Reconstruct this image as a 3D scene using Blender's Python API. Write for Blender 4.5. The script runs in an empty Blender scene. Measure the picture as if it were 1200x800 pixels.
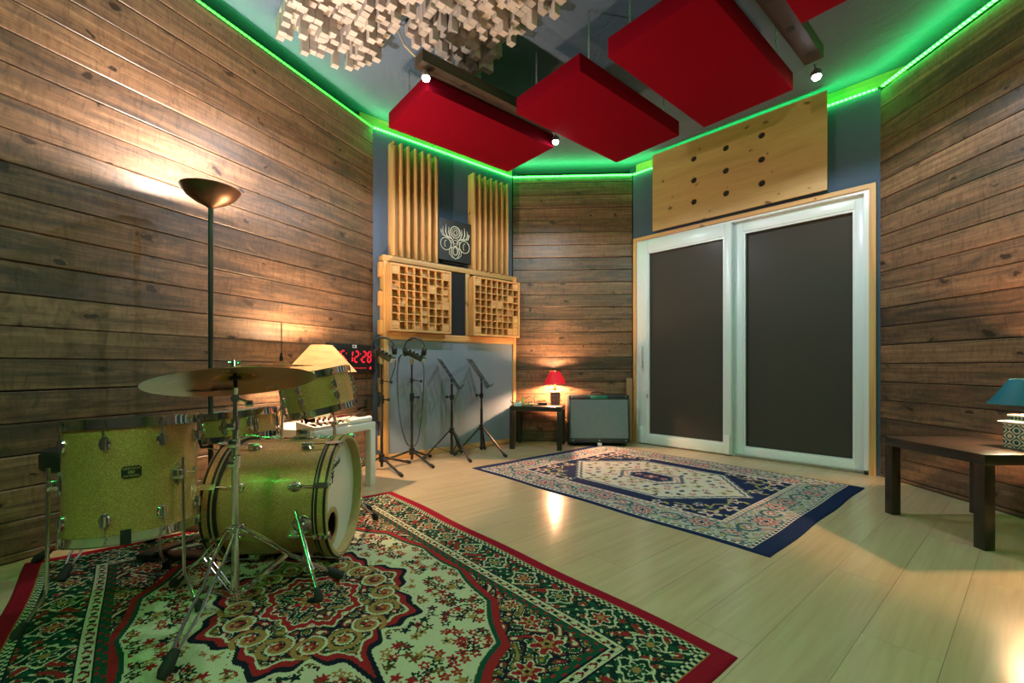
import bpy, bmesh, math, random
import numpy as np
from mathutils import Matrix, Vector

random.seed(7)
SC = bpy.context.scene
COL = SC.collection
PI = math.pi

# ------------------------------------------------------------------ camera
cam_d = bpy.data.cameras.new('camera')
cam = bpy.data.objects.new('camera', cam_d)
COL.objects.link(cam)
cam.location = (0, 0, 0.86)
cam.rotation_euler = (PI / 2, 0, 0)
cam_d.sensor_width = 36.0
cam_d.lens = 36.0 * 515 / 1200
cam_d.shift_y = 30 / 1200
cam_d.clip_start = 0.02
SC.camera = cam

# ------------------------------------------------------------------ world, exposure
w = bpy.data.worlds.new('world')
SC.world = w
w.use_nodes = True
w.node_tree.nodes['Background'].inputs[0].default_value = (0.02, 0.025, 0.03, 1)
w.node_tree.nodes['Background'].inputs[1].default_value = 1.0
SC.view_settings.view_transform = 'Standard'
SC.view_settings.look = 'None'
SC.view_settings.gamma = 1.0
SC.view_settings.use_curve_mapping = False
SC.view_settings.exposure = -0.12

# light levels
W_TORCH = 120.0        # uplighter floor lamp
W_SPOT = 50.0         # each small ceiling spot
W_RED = 250.0           # red shaded table lamp
W_TEAL = 290.0         # teal shaded table lamp
W_WHITE = 210.0        # pale shaded lamp behind the drums
W_BACK = 28.0         # unseen fill lamps behind the camera
LED = 16.0            # emission of the strips' beads
LED_C = (0.03, 1.0, 0.035)
W_LED = 3.3           # watts a metre thrown up on the ceiling
GREEN = (0.01, 1.0, 0.20)
WARM = (1.0, 0.55, 0.28)
COOL = (0.86, 0.94, 1.0)


def lamp(name, kind, loc, power, color, radius=0.03, **kw):
    d = bpy.data.lights.new(name, kind)
    d.energy = power
    d.color = color
    d.shadow_soft_size = radius
    for k, v in kw.items():
        setattr(d, k, v)
    o = bpy.data.objects.new(name, d)
    COL.objects.link(o)
    o.location = loc
    return o


# unseen fill lamps added behind the camera to light the view from the front
for loc, k in (((0.6, -0.8, 2.3), 0.8), ((-0.9, -0.5, 2.3), 1.1)):
    o = lamp('fill_lamp', 'SPOT', loc, W_BACK * k, (1.0, 0.90, 0.82), 0.10, spot_size=math.radians(150), spot_blend=0.5)
    o.rotation_euler = (math.radians(48), 0, 0)


# ------------------------------------------------------------------ mesh helper
def frame(origin=(0, 0, 0), z=(0, 0, 1), x=(1, 0, 0)):
    z = Vector(z).normalized()
    x = Vector(x)
    x = (x - z * x.dot(z)).normalized()
    y = z.cross(x)
    m = Matrix((x, y, z)).transposed().to_4x4()
    m.translation = Vector(origin)
    return m


class MB:
    def __init__(self):
        self.v, self.f = [], []

    def add(self, vs, fs, M=None):
        n = len(self.v)
        if M is not None:
            vs = [M @ Vector(p) for p in vs]
        self.v += [tuple(p) for p in vs]
        self.f += [tuple(i + n for i in f) for f in fs]
        return self

    def box(self, x0, x1, y0, y1, z0, z1, M=None, c=0.0):
        if c <= 0:
            vs = [(x, y, z) for z in (z0, z1) for x, y in ((x0, y0), (x1, y0), (x1, y1), (x0, y1))]
            fs = [(0, 3, 2, 1), (4, 5, 6, 7), (0, 1, 5, 4), (1, 2, 6, 5), (2, 3, 7, 6), (3, 0, 4, 7)]
            return self.add(vs, fs, M)
        bm = bmesh.new()
        bmesh.ops.create_cube(bm, size=1)
        for v in bm.verts:
            v.co = Vector(((x0 + x1) / 2 + v.co.x * (x1 - x0), (y0 + y1) / 2 + v.co.y * (y1 - y0), (z0 + z1) / 2 + v.co.z * (z1 - z0)))
        bmesh.ops.bevel(bm, geom=list(bm.edges), offset=c, segments=2, affect='EDGES', profile=0.5)
        bm.verts.index_update()
        self.add([v.co.copy() for v in bm.verts], [[v.index for v in f.verts] for f in bm.faces], M)
        bm.free()
        return self

    def cbox(self, c, s, M=None, ch=0.0):
        return self.box(c[0] - s[0] / 2, c[0] + s[0] / 2, c[1] - s[1] / 2, c[1] + s[1] / 2, c[2] - s[2] / 2, c[2] + s[2] / 2, M, ch)

    def lathe(self, prof, n=32, M=None, closed=False):
        """profile of (radius, z) turned about z; closed joins last to first"""
        vs, fs = [], []
        k = len(prof)
        for i in range(n):
            a = 2 * PI * i / n
            for r, z in prof:
                vs.append((r * math.cos(a), r * math.sin(a), z))
        for i in range(n):
            j = (i + 1) % n
            for q in range(k if closed else k - 1):
                p = (q + 1) % k
                fs.append((i * k + q, j * k + q, j * k + p, i * k + p))
        if not closed:
            if prof[0][0] > 1e-6:
                fs.append(tuple(i * k for i in range(n))[::-1])
            if prof[-1][0] > 1e-6:
                fs.append(tuple(i * k + k - 1 for i in range(n)))
        return self.add(vs, fs, M)

    def ring(self, r0, r1, z0, z1, n=40, M=None):
        return self.lathe([(r0, z0), (r1, z0), (r1, z1), (r0, z1)], n, M, closed=True)

    def cyl(self, r, z0, z1, n=16, M=None, r2=None):
        return self.lathe([(r, z0), (r if r2 is None else r2, z1)], n, M)

    def sph(self, c, r, n=14, M=None, sz=1.0):
        m = max(5, n // 2)
        prof = [(r * math.sin(PI * i / m), -r * sz * math.cos(PI * i / m)) for i in range(m + 1)]
        prof[0] = (0.0, prof[0][1])
        prof[-1] = (0.0, prof[-1][1])
        T = Matrix.Translation(Vector(c))
        return self.lathe(prof, n, T if M is None else M @ T)

    def tube(self, pts, r, n=8, M=None, closed=False):
        P = [Vector(p) for p in pts]
        R = list(r) if hasattr(r, '__len__') else [r] * len(P)
        vs, fs = [], []
        up = None
        k = len(P)
        for i in range(k):
            a = P[(i - 1) % k] if (closed or i > 0) else P[i]
            b = P[(i + 1) % k] if (closed or i < k - 1) else P[i]
            t = (b - a)
            t = t.normalized() if t.length > 1e-9 else Vector((0, 0, 1))
            if up is None:
                up = Vector((0, 0, 1)) if abs(t.z) < 0.9 else Vector((1, 0, 0))
            s = up - t * up.dot(t)
            if s.length < 1e-6:
                s = Vector((1, 0, 0)) - t * t.x
                if s.length < 1e-6:
                    s = Vector((0, 1, 0))
            s.normalize()
            up = s
            q = t.cross(s)
            for j in range(n):
                g = 2 * PI * j / n
                vs.append(P[i] + (s * math.cos(g) + q * math.sin(g)) * R[i])
        for i in range(k if closed else k - 1):
            i2 = (i + 1) % k
            for j in range(n):
                j2 = (j + 1) % n
                fs.append((i * n + j, i * n + j2, i2 * n + j2, i2 * n + j))
        if not closed:
            fs.append(tuple(range(n))[::-1])
            fs.append(tuple((k - 1) * n + j for j in range(n)))
        return self.add(vs, fs, M)

    def bar(self, a, b, w, h, M=None, up=(0, 0, 1)):
        """rectangular bar from a to b, w wide, h high"""
        a, b = Vector(a), Vector(b)
        t = b - a
        x = t.normalized()
        u = Vector(up)
        u = u - x * u.dot(x)
        if u.length < 1e-5:
            u = Vector((1, 0, 0)) - x * x.x
        F = frame(a, u, x)
        if M is not None:
            F = M @ F
        return self.box(0, t.length, -w / 2, w / 2, -h / 2, h / 2, F)

    def torus(self, R, r, n=24, k=8, M=None, a0=0.0, a1=2 * PI):
        full = abs(a1 - a0 - 2 * PI) < 1e-6
        m = n if full else n + 1
        pts = [(R * math.cos(a0 + (a1 - a0) * i / n), R * math.sin(a0 + (a1 - a0) * i / n), 0) for i in range(m)]
        return self.tube(pts, r, k, M, closed=full)

    def prism(self, poly, z0, z1, M=None):
        n = len(poly)
        vs = [(x, y, z0) for x, y in poly] + [(x, y, z1) for x, y in poly]
        fs = [tuple(range(n))[::-1], tuple(range(n, 2 * n))] + [(i, (i + 1) % n, n + (i + 1) % n, n + i) for i in range(n)]
        return self.add(vs, fs, M)

    def text(self, s, size, M, depth=0.0008, shear=0.0, align='CENTER', sx=1.0, bold=0.0):
        cu = bpy.data.curves.new('lettering', 'FONT')
        cu.body = s
        cu.size = size
        cu.shear = shear
        cu.extrude = depth
        cu.offset = bold
        cu.align_x = align
        cu.align_y = 'CENTER'
        cu.resolution_u = 3
        o = bpy.data.objects.new('lettering', cu)
        COL.objects.link(o)
        bpy.context.view_layer.update()
        me = bpy.data.meshes.new_from_object(o.evaluated_get(bpy.context.evaluated_depsgraph_get()))
        S = Matrix.Diagonal((sx, 1, 1, 1))
        self.add([S @ v.co for v in me.vertices], [tuple(p.vertices) for p in me.polygons], M)
        bpy.data.objects.remove(o)
        bpy.data.curves.remove(cu)
        bpy.data.meshes.remove(me)
        return self

    def mesh(self, name, mat, smooth=True, fix=True, angle=40):
        me = bpy.data.meshes.new(name)
        me.from_pydata(self.v, [], self.f)
        if fix:
            bm = bmesh.new()
            bm.from_mesh(me)
            bmesh.ops.recalc_face_normals(bm, faces=bm.faces)
            bm.to_mesh(me)
            bm.free()
        if smooth:
            me.polygons.foreach_set('use_smooth', [True] * len(me.polygons))
            me.set_sharp_from_angle(angle=math.radians(angle))
        me.materials.append(mat)
        return me

    def build(self, name, mat, parent=None, M=None, **kw):
        return link(name, self.mesh(name, mat, **kw), parent, M)


def link(name, me, parent=None, M=None):
    o = bpy.data.objects.new(name, me)
    COL.objects.link(o)
    if parent is not None:
        o.parent = parent
    if M is not None:
        o.matrix_basis = M
    return o


def tag(o, label=None, cat=None, group=None, kind=None):
    if label: o['label'] = label
    if cat: o['category'] = cat
    if group: o['group'] = group
    if kind: o['kind'] = kind
    return o


def thing(name, label, cat, M=None, group=None):
    o = bpy.data.objects.new(name, None)
    o.empty_display_size = 0.1
    COL.objects.link(o)
    if M is not None:
        o.matrix_world = M if isinstance(M, Matrix) else Matrix.Translation(Vector(M))
    return tag(o, label, cat, group)


def rotz(a, loc=(0, 0, 0)):
    return Matrix.Translation(Vector(loc)) @ Matrix.Rotation(a, 4, 'Z')


# ------------------------------------------------------------------ materials
class NT:
    def __init__(self, name):
        self.m = bpy.data.materials.new(name)
        self.m.use_nodes = True
        self.t = self.m.node_tree
        self.b = self.t.nodes['Principled BSDF']
        self.out = self.t.nodes['Material Output']

    def n(self, typ, **kw):
        nd = self.t.nodes.new(typ)
        for k, v in kw.items():
            if k.startswith('i_'):
                nd.inputs[int(k[2:])].default_value = v
            else:
                setattr(nd, k, v)
        return nd

    def l(self, a, b):
        self.t.links.new(a, b)

    def val(self, x, sock):
        if hasattr(x, 'is_output'):
            self.l(x, sock)
        else:
            sock.default_value = x

    def math(self, op, a, b=None, c=None, clamp=False):
        nd = self.n('ShaderNodeMath', operation=op, use_clamp=clamp)
        self.val(a, nd.inputs[0])
        if b is not None: self.val(b, nd.inputs[1])
        if c is not None: self.val(c, nd.inputs[2])
        return nd.outputs[0]

    def mix(self, f, a, b, blend='MIX'):
        nd = self.n('ShaderNodeMix', data_type='RGBA', blend_type=blend)
        self.val(f, nd.inputs[0])
        for x, s in ((a, nd.inputs[6]), (b, nd.inputs[7])):
            if isinstance(x, tuple):
                s.default_value = x if len(x) == 4 else x + (1,)
            else:
                self.l(x, s)
        return nd.outputs[2]

    def ramp(self, f, stops):
        nd = self.n('ShaderNodeValToRGB')
        e = nd.color_ramp.elements
        while len(e) < len(stops): e.new(0.5)
        for q, (p, c) in zip(e, stops):
            q.position = p
            q.color = c if len(c) == 4 else c + (1,)
        self.l(f, nd.inputs[0])
        return nd.outputs[0]

    def noise(self, vec, scale, detail=3, rough=0.55, dist=0.0):
        nd = self.n('ShaderNodeTexNoise')
        self.l(vec, nd.inputs['Vector'])
        nd.inputs['Scale'].default_value = scale
        nd.inputs['Detail'].default_value = detail
        nd.inputs['Roughness'].default_value = rough
        nd.inputs['Distortion'].default_value = dist
        return nd.outputs[0]

    def bump(self, h, strength=0.3, dist=0.01):
        nd = self.n('ShaderNodeBump')
        nd.inputs['Strength'].default_value = strength
        nd.inputs['Distance'].default_value = dist
        self.l(h, nd.inputs['Height'])
        self.l(nd.outputs[0], self.b.inputs['Normal'])

    def objvec(self, rnd=True):
        tc = self.n('ShaderNodeTexCoord').outputs['Object']
        if not rnd:
            return tc, None
        oi = self.n('ShaderNodeObjectInfo').outputs['Random']
        cx = self.n('ShaderNodeCombineXYZ')
        for i, k in enumerate((37.0, 53.0, 71.0)):
            self.l(self.math('MULTIPLY', oi, k), cx.inputs[i])
        ad = self.n('ShaderNodeVectorMath', operation='ADD')
        self.l(tc, ad.inputs[0])
        self.l(cx.outputs[0], ad.inputs[1])
        return ad.outputs[0], oi

    def scaled(self, v, s):
        nd = self.n('ShaderNodeVectorMath', operation='MULTIPLY')
        self.l(v, nd.inputs[0])
        nd.inputs[1].default_value = s
        return nd.outputs[0]

    def set(self, **kw):
        for k, v in kw.items():
            s = self.b.inputs[k.replace('_', ' ')]
            if hasattr(v, 'is_output'):
                self.l(v, s)
            elif isinstance(v, tuple) and len(v) == 3:
                s.default_value = v + (1,)
            else:
                s.default_value = v
        return self


def plain(name, col, rough=0.5, metal=0.0, grain=0.0, scale=200.0, bump=0.0, spec=None, **kw):
    t = NT(name)
    v, _ = t.objvec(False)
    n = t.noise(v, scale, 2)
    c = t.mix(n, tuple(x * (1 - grain) for x in col), tuple(min(1, x * (1 + grain)) for x in col))
    t.set(Base_Color=c, Roughness=rough, Metallic=metal, **kw)
    if spec is not None:
        t.set(Specular_IOR_Level=spec)
    if bump:
        t.bump(n, bump, 0.002)
    return t.m


def emitter(name, col, strength):
    t = NT(name)
    t.set(Base_Color=(0.02, 0.02, 0.02), Emission_Color=col, Emission_Strength=strength)
    return t.m


def wood(name, lo, mid, hi, grey=None, knots=0.5, axis='x', fine=42.0, rough=0.45, vary=0.35, bump=0.25, kd=(0.03, 0.016, 0.009), ks=1.0, rv=0.18):
    """grain along local x (or z) with knots; every object takes its own piece of the timber"""
    t = NT(name)
    v, rnd = t.objvec(True)
    if axis == 'z':
        sp = t.n('ShaderNodeSeparateXYZ'); t.l(v, sp.inputs[0])
        cb = t.n('ShaderNodeCombineXYZ')
        t.l(sp.outputs[2], cb.inputs[0]); t.l(sp.outputs[1], cb.inputs[1]); t.l(sp.outputs[0], cb.inputs[2])
        v = cb.outputs[0]
    # knots
    vo = t.n('ShaderNodeTexVoronoi', voronoi_dimensions='2D')
    sp = t.n('ShaderNodeSeparateXYZ'); t.l(v, sp.inputs[0])
    cb = t.n('ShaderNodeCombineXYZ')
    warp = t.math('MULTIPLY', t.math('SUBTRACT', t.noise(t.scaled(v, (16, 16, 16)), 1.0, 3), 0.5), 0.085)
    yz = t.math('ADD', t.math('MULTIPLY', sp.outputs[1], 0.7), sp.outputs[2])
    t.l(t.math('MULTIPLY', t.math('ADD', sp.outputs[0], warp), 3.1), cb.inputs[0])
    t.l(t.math('MULTIPLY', t.math('ADD', yz, warp), 5.2), cb.inputs[1])
    t.l(cb.outputs[0], vo.inputs['Vector'])
    vo.inputs['Scale'].default_value = 1.0
    d = vo.outputs['Distance']
    sc = t.n('ShaderNodeSeparateColor'); t.l(vo.outputs['Color'], sc.inputs[0])
    has = t.math('LESS_THAN', sc.outputs[0], knots)
    size = t.math('MULTIPLY_ADD', sc.outputs[1], 0.10 * ks, 0.05 * ks)
    kn = t.math('MULTIPLY', t.math('SUBTRACT', 1.0, t.math('DIVIDE', d, size), clamp=True), has)        # 1 at a knot's heart
    halo = t.math('MULTIPLY', t.math('SUBTRACT', 1.0, t.math('DIVIDE', d, t.math('MULTIPLY', size, 3.0)), clamp=True), has)
    # grain, bent round the knots
    bend = t.math('MULTIPLY', t.math('POWER', halo, 1.5), 0.045)
    cg = t.n('ShaderNodeCombineXYZ')
    t.l(t.math('MULTIPLY', sp.outputs[0], 1.3), cg.inputs[0])
    t.l(t.math('MULTIPLY', t.math('ADD', sp.outputs[1], bend), fine), cg.inputs[1])
    t.l(t.math('MULTIPLY', t.math('ADD', sp.outputs[2], bend), fine), cg.inputs[2])
    g = t.noise(cg.outputs[0], 1.0, 4, 0.6, 0.6)
    g2 = t.noise(t.scaled(cg.outputs[0], (3.0, 4.0, 4.0)), 1.0, 2, 0.6)
    gg = t.math('ADD', t.math('MULTIPLY', g, 0.75), t.math('MULTIPLY', g2, 0.25))
    c = t.ramp(gg, [(0.28, lo), (0.5, mid), (0.72, hi)])
    if grey:
        bl = t.noise(t.scaled(v, (1.7, 9.0, 9.0)), 1.0, 5, 0.7, 1.6)
        f = t.math('MULTIPLY', t.math('SUBTRACT', bl, t.math('MULTIPLY_ADD', rnd, 0.14, 0.40)), 5.5, clamp=True)
        c = t.mix(t.math('MULTIPLY', f, 0.72), c, grey)
        rp = t.noise(t.scaled(v, (30.0, 9.0, 9.0)), 1.0, 4, 0.65, 1.5)          # cross-grain figure
        c = t.mix(1.0, c, t.ramp(rp, [(0.30, (0.62, 0.60, 0.58)), (0.5, (1, 1, 1)), (0.72, (1.18, 1.16, 1.14))]), 'MULTIPLY')
    c = t.mix(t.math('MULTIPLY', t.math('POWER', halo, 2.0), 0.7), c, tuple(x * 0.75 for x in lo))
    rings = t.math('SINE', t.math('MULTIPLY', t.math('DIVIDE', d, size), 19.0))
    kc = t.mix(t.math('MULTIPLY_ADD', rings, 0.35, 0.4), kd, tuple(x * 0.6 for x in lo))
    c = t.mix(t.math('MULTIPLY', kn, 5.0, clamp=True), c, kc)
    hv = t.n('ShaderNodeHueSaturation')
    t.l(c, hv.inputs['Color'])
    t.l(t.math('MULTIPLY_ADD', rnd, vary, 1.0 - vary / 2), hv.inputs['Value'])
    hv.inputs['Saturation'].default_value = 1.0
    t.set(Base_Color=hv.outputs[0], Roughness=t.math('MULTIPLY_ADD', g, rv, rough - rv / 2))
    t.bump(t.math('SUBTRACT', gg, t.math('MULTIPLY', kn, 0.4)), bump, 0.004)
    return t.m


M_PLANK = wood('stained plank wood', (0.075, 0.040, 0.022), (0.168, 0.091, 0.051), (0.285, 0.165, 0.095), grey=(0.038, 0.031, 0.028), knots=0.5, rough=0.42, vary=0.5, kd=(0.022, 0.011, 0.007), ks=0.68)
M_PINE = wood('pale pine', (0.44, 0.205, 0.07), (0.60, 0.325, 0.122), (0.70, 0.41, 0.18), knots=0.22, rough=0.5, vary=0.15, bump=0.08, kd=(0.2, 0.08, 0.03), ks=0.45)
M_PINE_Z = wood('pale pine upright', (0.44, 0.205, 0.07), (0.60, 0.325, 0.122), (0.70, 0.41, 0.18), knots=0.3, axis='z', rough=0.5, vary=0.15, bump=0.08, kd=(0.2, 0.08, 0.03), ks=0.4)
M_PLY = wood('knotty plywood', (0.40, 0.22, 0.085), (0.50, 0.29, 0.117), (0.57, 0.345, 0.15), knots=0.75, fine=14.0, rough=0.45, vary=0.0, bump=0.03, kd=(0.10, 0.035, 0.012), ks=0.55)
M_BLOCK = wood('bare softwood block', (0.42, 0.355, 0.32), (0.52, 0.455, 0.42), (0.60, 0.54, 0.505), knots=0.0, fine=60, rough=0.6, vary=0.22, bump=0.05)
M_BOARD = wood('maple laminate', (0.43, 0.305, 0.185), (0.49, 0.36, 0.228), (0.54, 0.405, 0.265), knots=0.0, fine=26.0, rough=0.21, vary=0.08, bump=0.0, rv=0.03)
M_BEAM = wood('dark beam timber', (0.014, 0.008, 0.005), (0.03, 0.018, 0.011), (0.05, 0.03, 0.018), knots=0.3, rough=0.5, vary=0.2)
M_TANHOOP = plain('maple hoop wood', (0.46, 0.32, 0.13), 0.4, grain=0.15, scale=60)
M_LEAN = wood('reddish board', (0.20, 0.09, 0.04), (0.33, 0.16, 0.075), (0.42, 0.22, 0.11), knots=0.2, axis='z', rough=0.5)
M_BLACK = plain('black plastic', (0.012, 0.012, 0.013), 0.4)
M_RUBBER = plain('black rubber', (0.015, 0.015, 0.015), 0.75, bump=0.1)
M_STAND = plain('black powder coat', (0.018, 0.018, 0.02), 0.35, bump=0.03, scale=600)
M_CHROME = plain('chrome', (0.78, 0.79, 0.80), 0.09, 1.0)
M_STEEL = plain('brushed steel', (0.55, 0.55, 0.55), 0.3, 1.0)
M_TABLE = plain('black brown table laminate', (0.022, 0.016, 0.013), 0.30, grain=0.25, scale=35)
M_WTABLE = plain('white table laminate', (0.74, 0.76, 0.74), 0.35)
M_PVC = plain('white door frame', (0.68, 0.73, 0.77), 0.30)
M_GASKET = plain('grey gasket', (0.10, 0.10, 0.10), 0.6)
M_BRONZE = plain('bronze lamp metal', (0.16, 0.085, 0.05), 0.38, 0.75, grain=0.1)
M_BACKWALL = plain('dark rear wall', (0.10, 0.085, 0.07), 0.7, grain=0.2, scale=6)
M_VOID = plain('shadow gap backing', (0.02, 0.018, 0.016), 0.8)
M_GRYPAN = plain('blue grey fabric panel', (0.205, 0.250, 0.315), 0.9, grain=0.06, scale=500, bump=0.1)
M_LIP = plain('white glazed ceramic', (0.80, 0.76, 0.66), 0.15)
M_HEAD = plain('coated drum head', (0.72, 0.74, 0.68), 0.35)
M_GUM = plain('dark drum inside', (0.12, 0.03, 0.02), 0.6)
M_INK = plain('black ink', (0.01, 0.01, 0.01), 0.5)
M_GOLDINK = plain('gold ink', (0.55, 0.42, 0.15), 0.4)
M_WHITEINK = plain('pale line paint', (0.55, 0.53, 0.42), 0.6)
M_GREENPLATE = plain('green plate', (0.02, 0.22, 0.15), 0.4)
M_TOLEX = plain('black tolex', (0.014, 0.018, 0.022), 0.5, grain=0.4, scale=700, bump=0.35)
M_CAB = plain('cable rubber', (0.012, 0.012, 0.012), 0.5)
M_CREAMCAB = plain('cream cable', (0.62, 0.48, 0.34), 0.5)
M_VINYL = plain('black vinyl', (0.016, 0.014, 0.013), 0.45)
M_SILVER = plain('silver box', (0.60, 0.64, 0.65), 0.35, 0.1)
M_CYANBOX = plain('pale cyan pedal paint', (0.34, 0.60, 0.62), 0.35)
M_OLIVEBOX = plain('olive pedal paint', (0.22, 0.21, 0.13), 0.4)
M_GREENCAB = plain('green plug', (0.02, 0.5, 0.04), 0.4)
M_GOLD = plain('gold knob', (0.75, 0.55, 0.2), 0.25, 0.8)
M_MIXER = plain('pale console body', (0.62, 0.52, 0.45), 0.45)
M_MAROON = plain('dark maroon knob', (0.10, 0.015, 0.015), 0.4)
M_PAPER = plain('white paper', (0.78, 0.76, 0.72), 0.7)


def carpet(name, col, s=260):
    t = NT(name)
    v, _ = t.objvec(False)
    n = t.noise(v, s, 3, 0.7)
    n2 = t.noise(v, 3.0, 3)
    c = t.mix(n, tuple(x * 0.6 for x in col), tuple(x * 1.45 for x in col))
    c = t.mix(t.math('MULTIPLY', n2, 0.25), c, tuple(x * 0.7 for x in col))
    t.set(Base_Color=c, Roughness=0.95, Specular_IOR_Level=0.15)
    t.bump(n, 0.5, 0.004)
    return t.m


M_BLUE = carpet('dark blue wall felt', (0.078, 0.108, 0.180))
M_CHAR = carpet('charcoal felt strip', (0.025, 0.027, 0.030))


def ceiling_mat():
    t = NT('blue grey ceiling felt')
    v, _ = t.objvec(False)
    n = t.noise(v, 180, 3, 0.7)
    wv = t.noise(t.scaled(v, (2.2, 2.2, 2.2)), 1.0, 5, 0.65, 1.2)
    c = t.mix(n, (0.095, 0.135, 0.215), (0.165, 0.220, 0.325))
    t.set(Base_Color=c, Roughness=0.95, Specular_IOR_Level=0.1)
    h = t.math('ADD', t.math('MULTIPLY', wv, 1.0), t.math('MULTIPLY', n, 0.05))
    t.bump(h, 0.55, 0.05)
    return t.m


M_CEIL = ceiling_mat()


def red_fabric():
    t = NT('red panel fabric')
    v, _ = t.objvec(False)
    n = t.noise(v, 420, 2, 0.6)
    c = t.mix(n, (0.145, 0.0006, 0.007), (0.20, 0.0009, 0.010))
    t.set(Base_Color=c, Roughness=0.9, Specular_IOR_Level=0.06)
    t.bump(n, 0.15, 0.002)
    return t.m


M_RED = red_fabric()


def sparkle():
    t = NT('champagne sparkle wrap')
    v, _ = t.objvec(False)
    vo = t.n('ShaderNodeTexVoronoi')
    t.l(v, vo.inputs['Vector'])
    vo.inputs['Scale'].default_value = 800
    sc = t.n('ShaderNodeSeparateColor'); t.l(vo.outputs['Color'], sc.inputs[0])
    c = t.ramp(sc.outputs[0], [(0.0, (0.42, 0.225, 0.060)), (0.7, (0.60, 0.35, 0.105)), (1.0, (0.98, 0.68, 0.32))])
    t.set(Base_Color=c, Metallic=0.55, Roughness=t.math('MULTIPLY_ADD', sc.outputs[1], 0.2, 0.32), Coat_Weight=0.6, Coat_Roughness=0.06)
    nm = t.n('ShaderNodeVectorMath', operation='SUBTRACT')
    t.l(vo.outputs['Color'], nm.inputs[0]); nm.inputs[1].default_value = (0.5, 0.5, 0.5)
    ns = t.scaled(nm.outputs[0], (0.30, 0.30, 0.30))
    geo = t.n('ShaderNodeNewGeometry')
    ad = t.n('ShaderNodeVectorMath', operation='ADD')
    t.l(geo.outputs['Normal'], ad.inputs[0]); t.l(ns, ad.inputs[1])
    no = t.n('ShaderNodeVectorMath', operation='NORMALIZE'); t.l(ad.outputs[0], no.inputs[0])
    t.l(no.outputs[0], t.b.inputs['Normal'])
    return t.m


M_SPARK = sparkle()


def cymbal_mat():
    t = NT('lathed bronze')
    v, _ = t.objvec(False)
    sp = t.n('ShaderNodeSeparateXYZ'); t.l(v, sp.inputs[0])
    r = t.math('SQRT', t.math('ADD', t.math('MULTIPLY', sp.outputs[0], sp.outputs[0]), t.math('MULTIPLY', sp.outputs[1], sp.outputs[1])))
    cb = t.n('ShaderNodeCombineXYZ'); t.l(r, cb.inputs[0])
    g = t.noise(cb.outputs[0], 420, 2)
    n = t.noise(v, 9, 4)
    c = t.mix(n, (0.25, 0.14, 0.05), (0.44, 0.28, 0.11))
    t.set(Base_Color=c, Metallic=1.0, Roughness=t.math('MULTIPLY_ADD', n, 0.2, 0.2))
    t.bump(g, 0.25, 0.001)
    return t.m


M_CYM = cymbal_mat()


def pane_mat():
    t = NT('smoked door glass')
    v, _ = t.objvec(False)
    n = t.noise(v, 0.8, 2)
    c = t.mix(n, (0.058, 0.050, 0.046), (0.064, 0.056, 0.051))
    t.set(Base_Color=c, Roughness=0.25, Specular_IOR_Level=0.06)
    return t.m


M_GLASS = pane_mat()


def grille_mat():
    t = NT('silver grille cloth')
    v, _ = t.objvec(False)
    w1 = t.noise(t.scaled(v, (60, 60, 420)), 1.0, 2, 0.6)
    w2 = t.noise(t.scaled(v, (300, 300, 60)), 1.0, 2, 0.6)
    c = t.mix(t.math('MULTIPLY', w1, w2), (0.07, 0.11, 0.12), (0.34, 0.43, 0.44))
    t.set(Base_Color=c, Roughness=0.85)
    t.bump(w1, 0.3, 0.002)
    return t.m


M_GRILLE = grille_mat()


def shade_mat(name, col, trans, gloss=0.6, streak=False):
    """lampshade skin that lets part of the bulb's light through"""
    t = NT(name)
    c = col
    if streak:
        v, _ = t.objvec(False)
        n = t.noise(t.scaled(v, (6, 6, 26)), 1.0, 3, 0.6, 1.0)
        c = t.mix(n, tuple(x * 0.45 for x in col), col)
        t.set(Base_Color=c, Roughness=gloss)
    else:
        t.set(Base_Color=col, Roughness=gloss)
    tr = t.n('ShaderNodeBsdfTranslucent')
    if isinstance(c, tuple):
        tr.inputs[0].default_value = c + (1,)
    else:
        t.l(c, tr.inputs[0])
    mx = t.n('ShaderNodeMixShader')
    mx.inputs[0].default_value = trans
    t.l(t.b.outputs[0], mx.inputs[1]); t.l(tr.outputs[0], mx.inputs[2])
    t.l(mx.outputs[0], t.out.inputs[0])
    return t.m


def tile_ceramic(name, a, b, s):
    """printed lattice of lens shapes on the lamp base"""
    t = NT(name)
    v, _ = t.objvec(False)
    sp = t.n('ShaderNodeSeparateXYZ'); t.l(v, sp.inputs[0])
    u = t.math('ADD', sp.outputs[0], sp.outputs[1])
    p = t.math('SINE', t.math('MULTIPLY', t.math('ADD', u, sp.outputs[2]), s))
    q = t.math('SINE', t.math('MULTIPLY', t.math('SUBTRACT', u, sp.outputs[2]), s))
    f = t.math('SINE', t.math('MULTIPLY', t.math('MULTIPLY', p, q), 9.0))
    c = t.mix(t.math('GREATER_THAN', f, 0.0), a, b)
    t.set(Base_Color=c, Roughness=0.2)
    return t.m


def led_mat(name, strength):
    """row of light-emitting beads along local x"""
    t = NT(name)
    v, _ = t.objvec(False)
    sp = t.n('ShaderNodeSeparateXYZ'); t.l(v, sp.inputs[0])
    f = t.math('FRACT', t.math('MULTIPLY', sp.outputs[0], 34.0))
    on = t.math('LESS_THAN', t.math('ABSOLUTE', t.math('SUBTRACT', f, 0.5)), 0.30)
    s = t.math('MULTIPLY_ADD', on, strength * 1.15, strength * 0.45)
    t.set(Base_Color=(0.1, 0.2, 0.1), Emission_Color=LED_C, Emission_Strength=s)
    return t.m


M_LED = led_mat('green light strip', LED)

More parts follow.
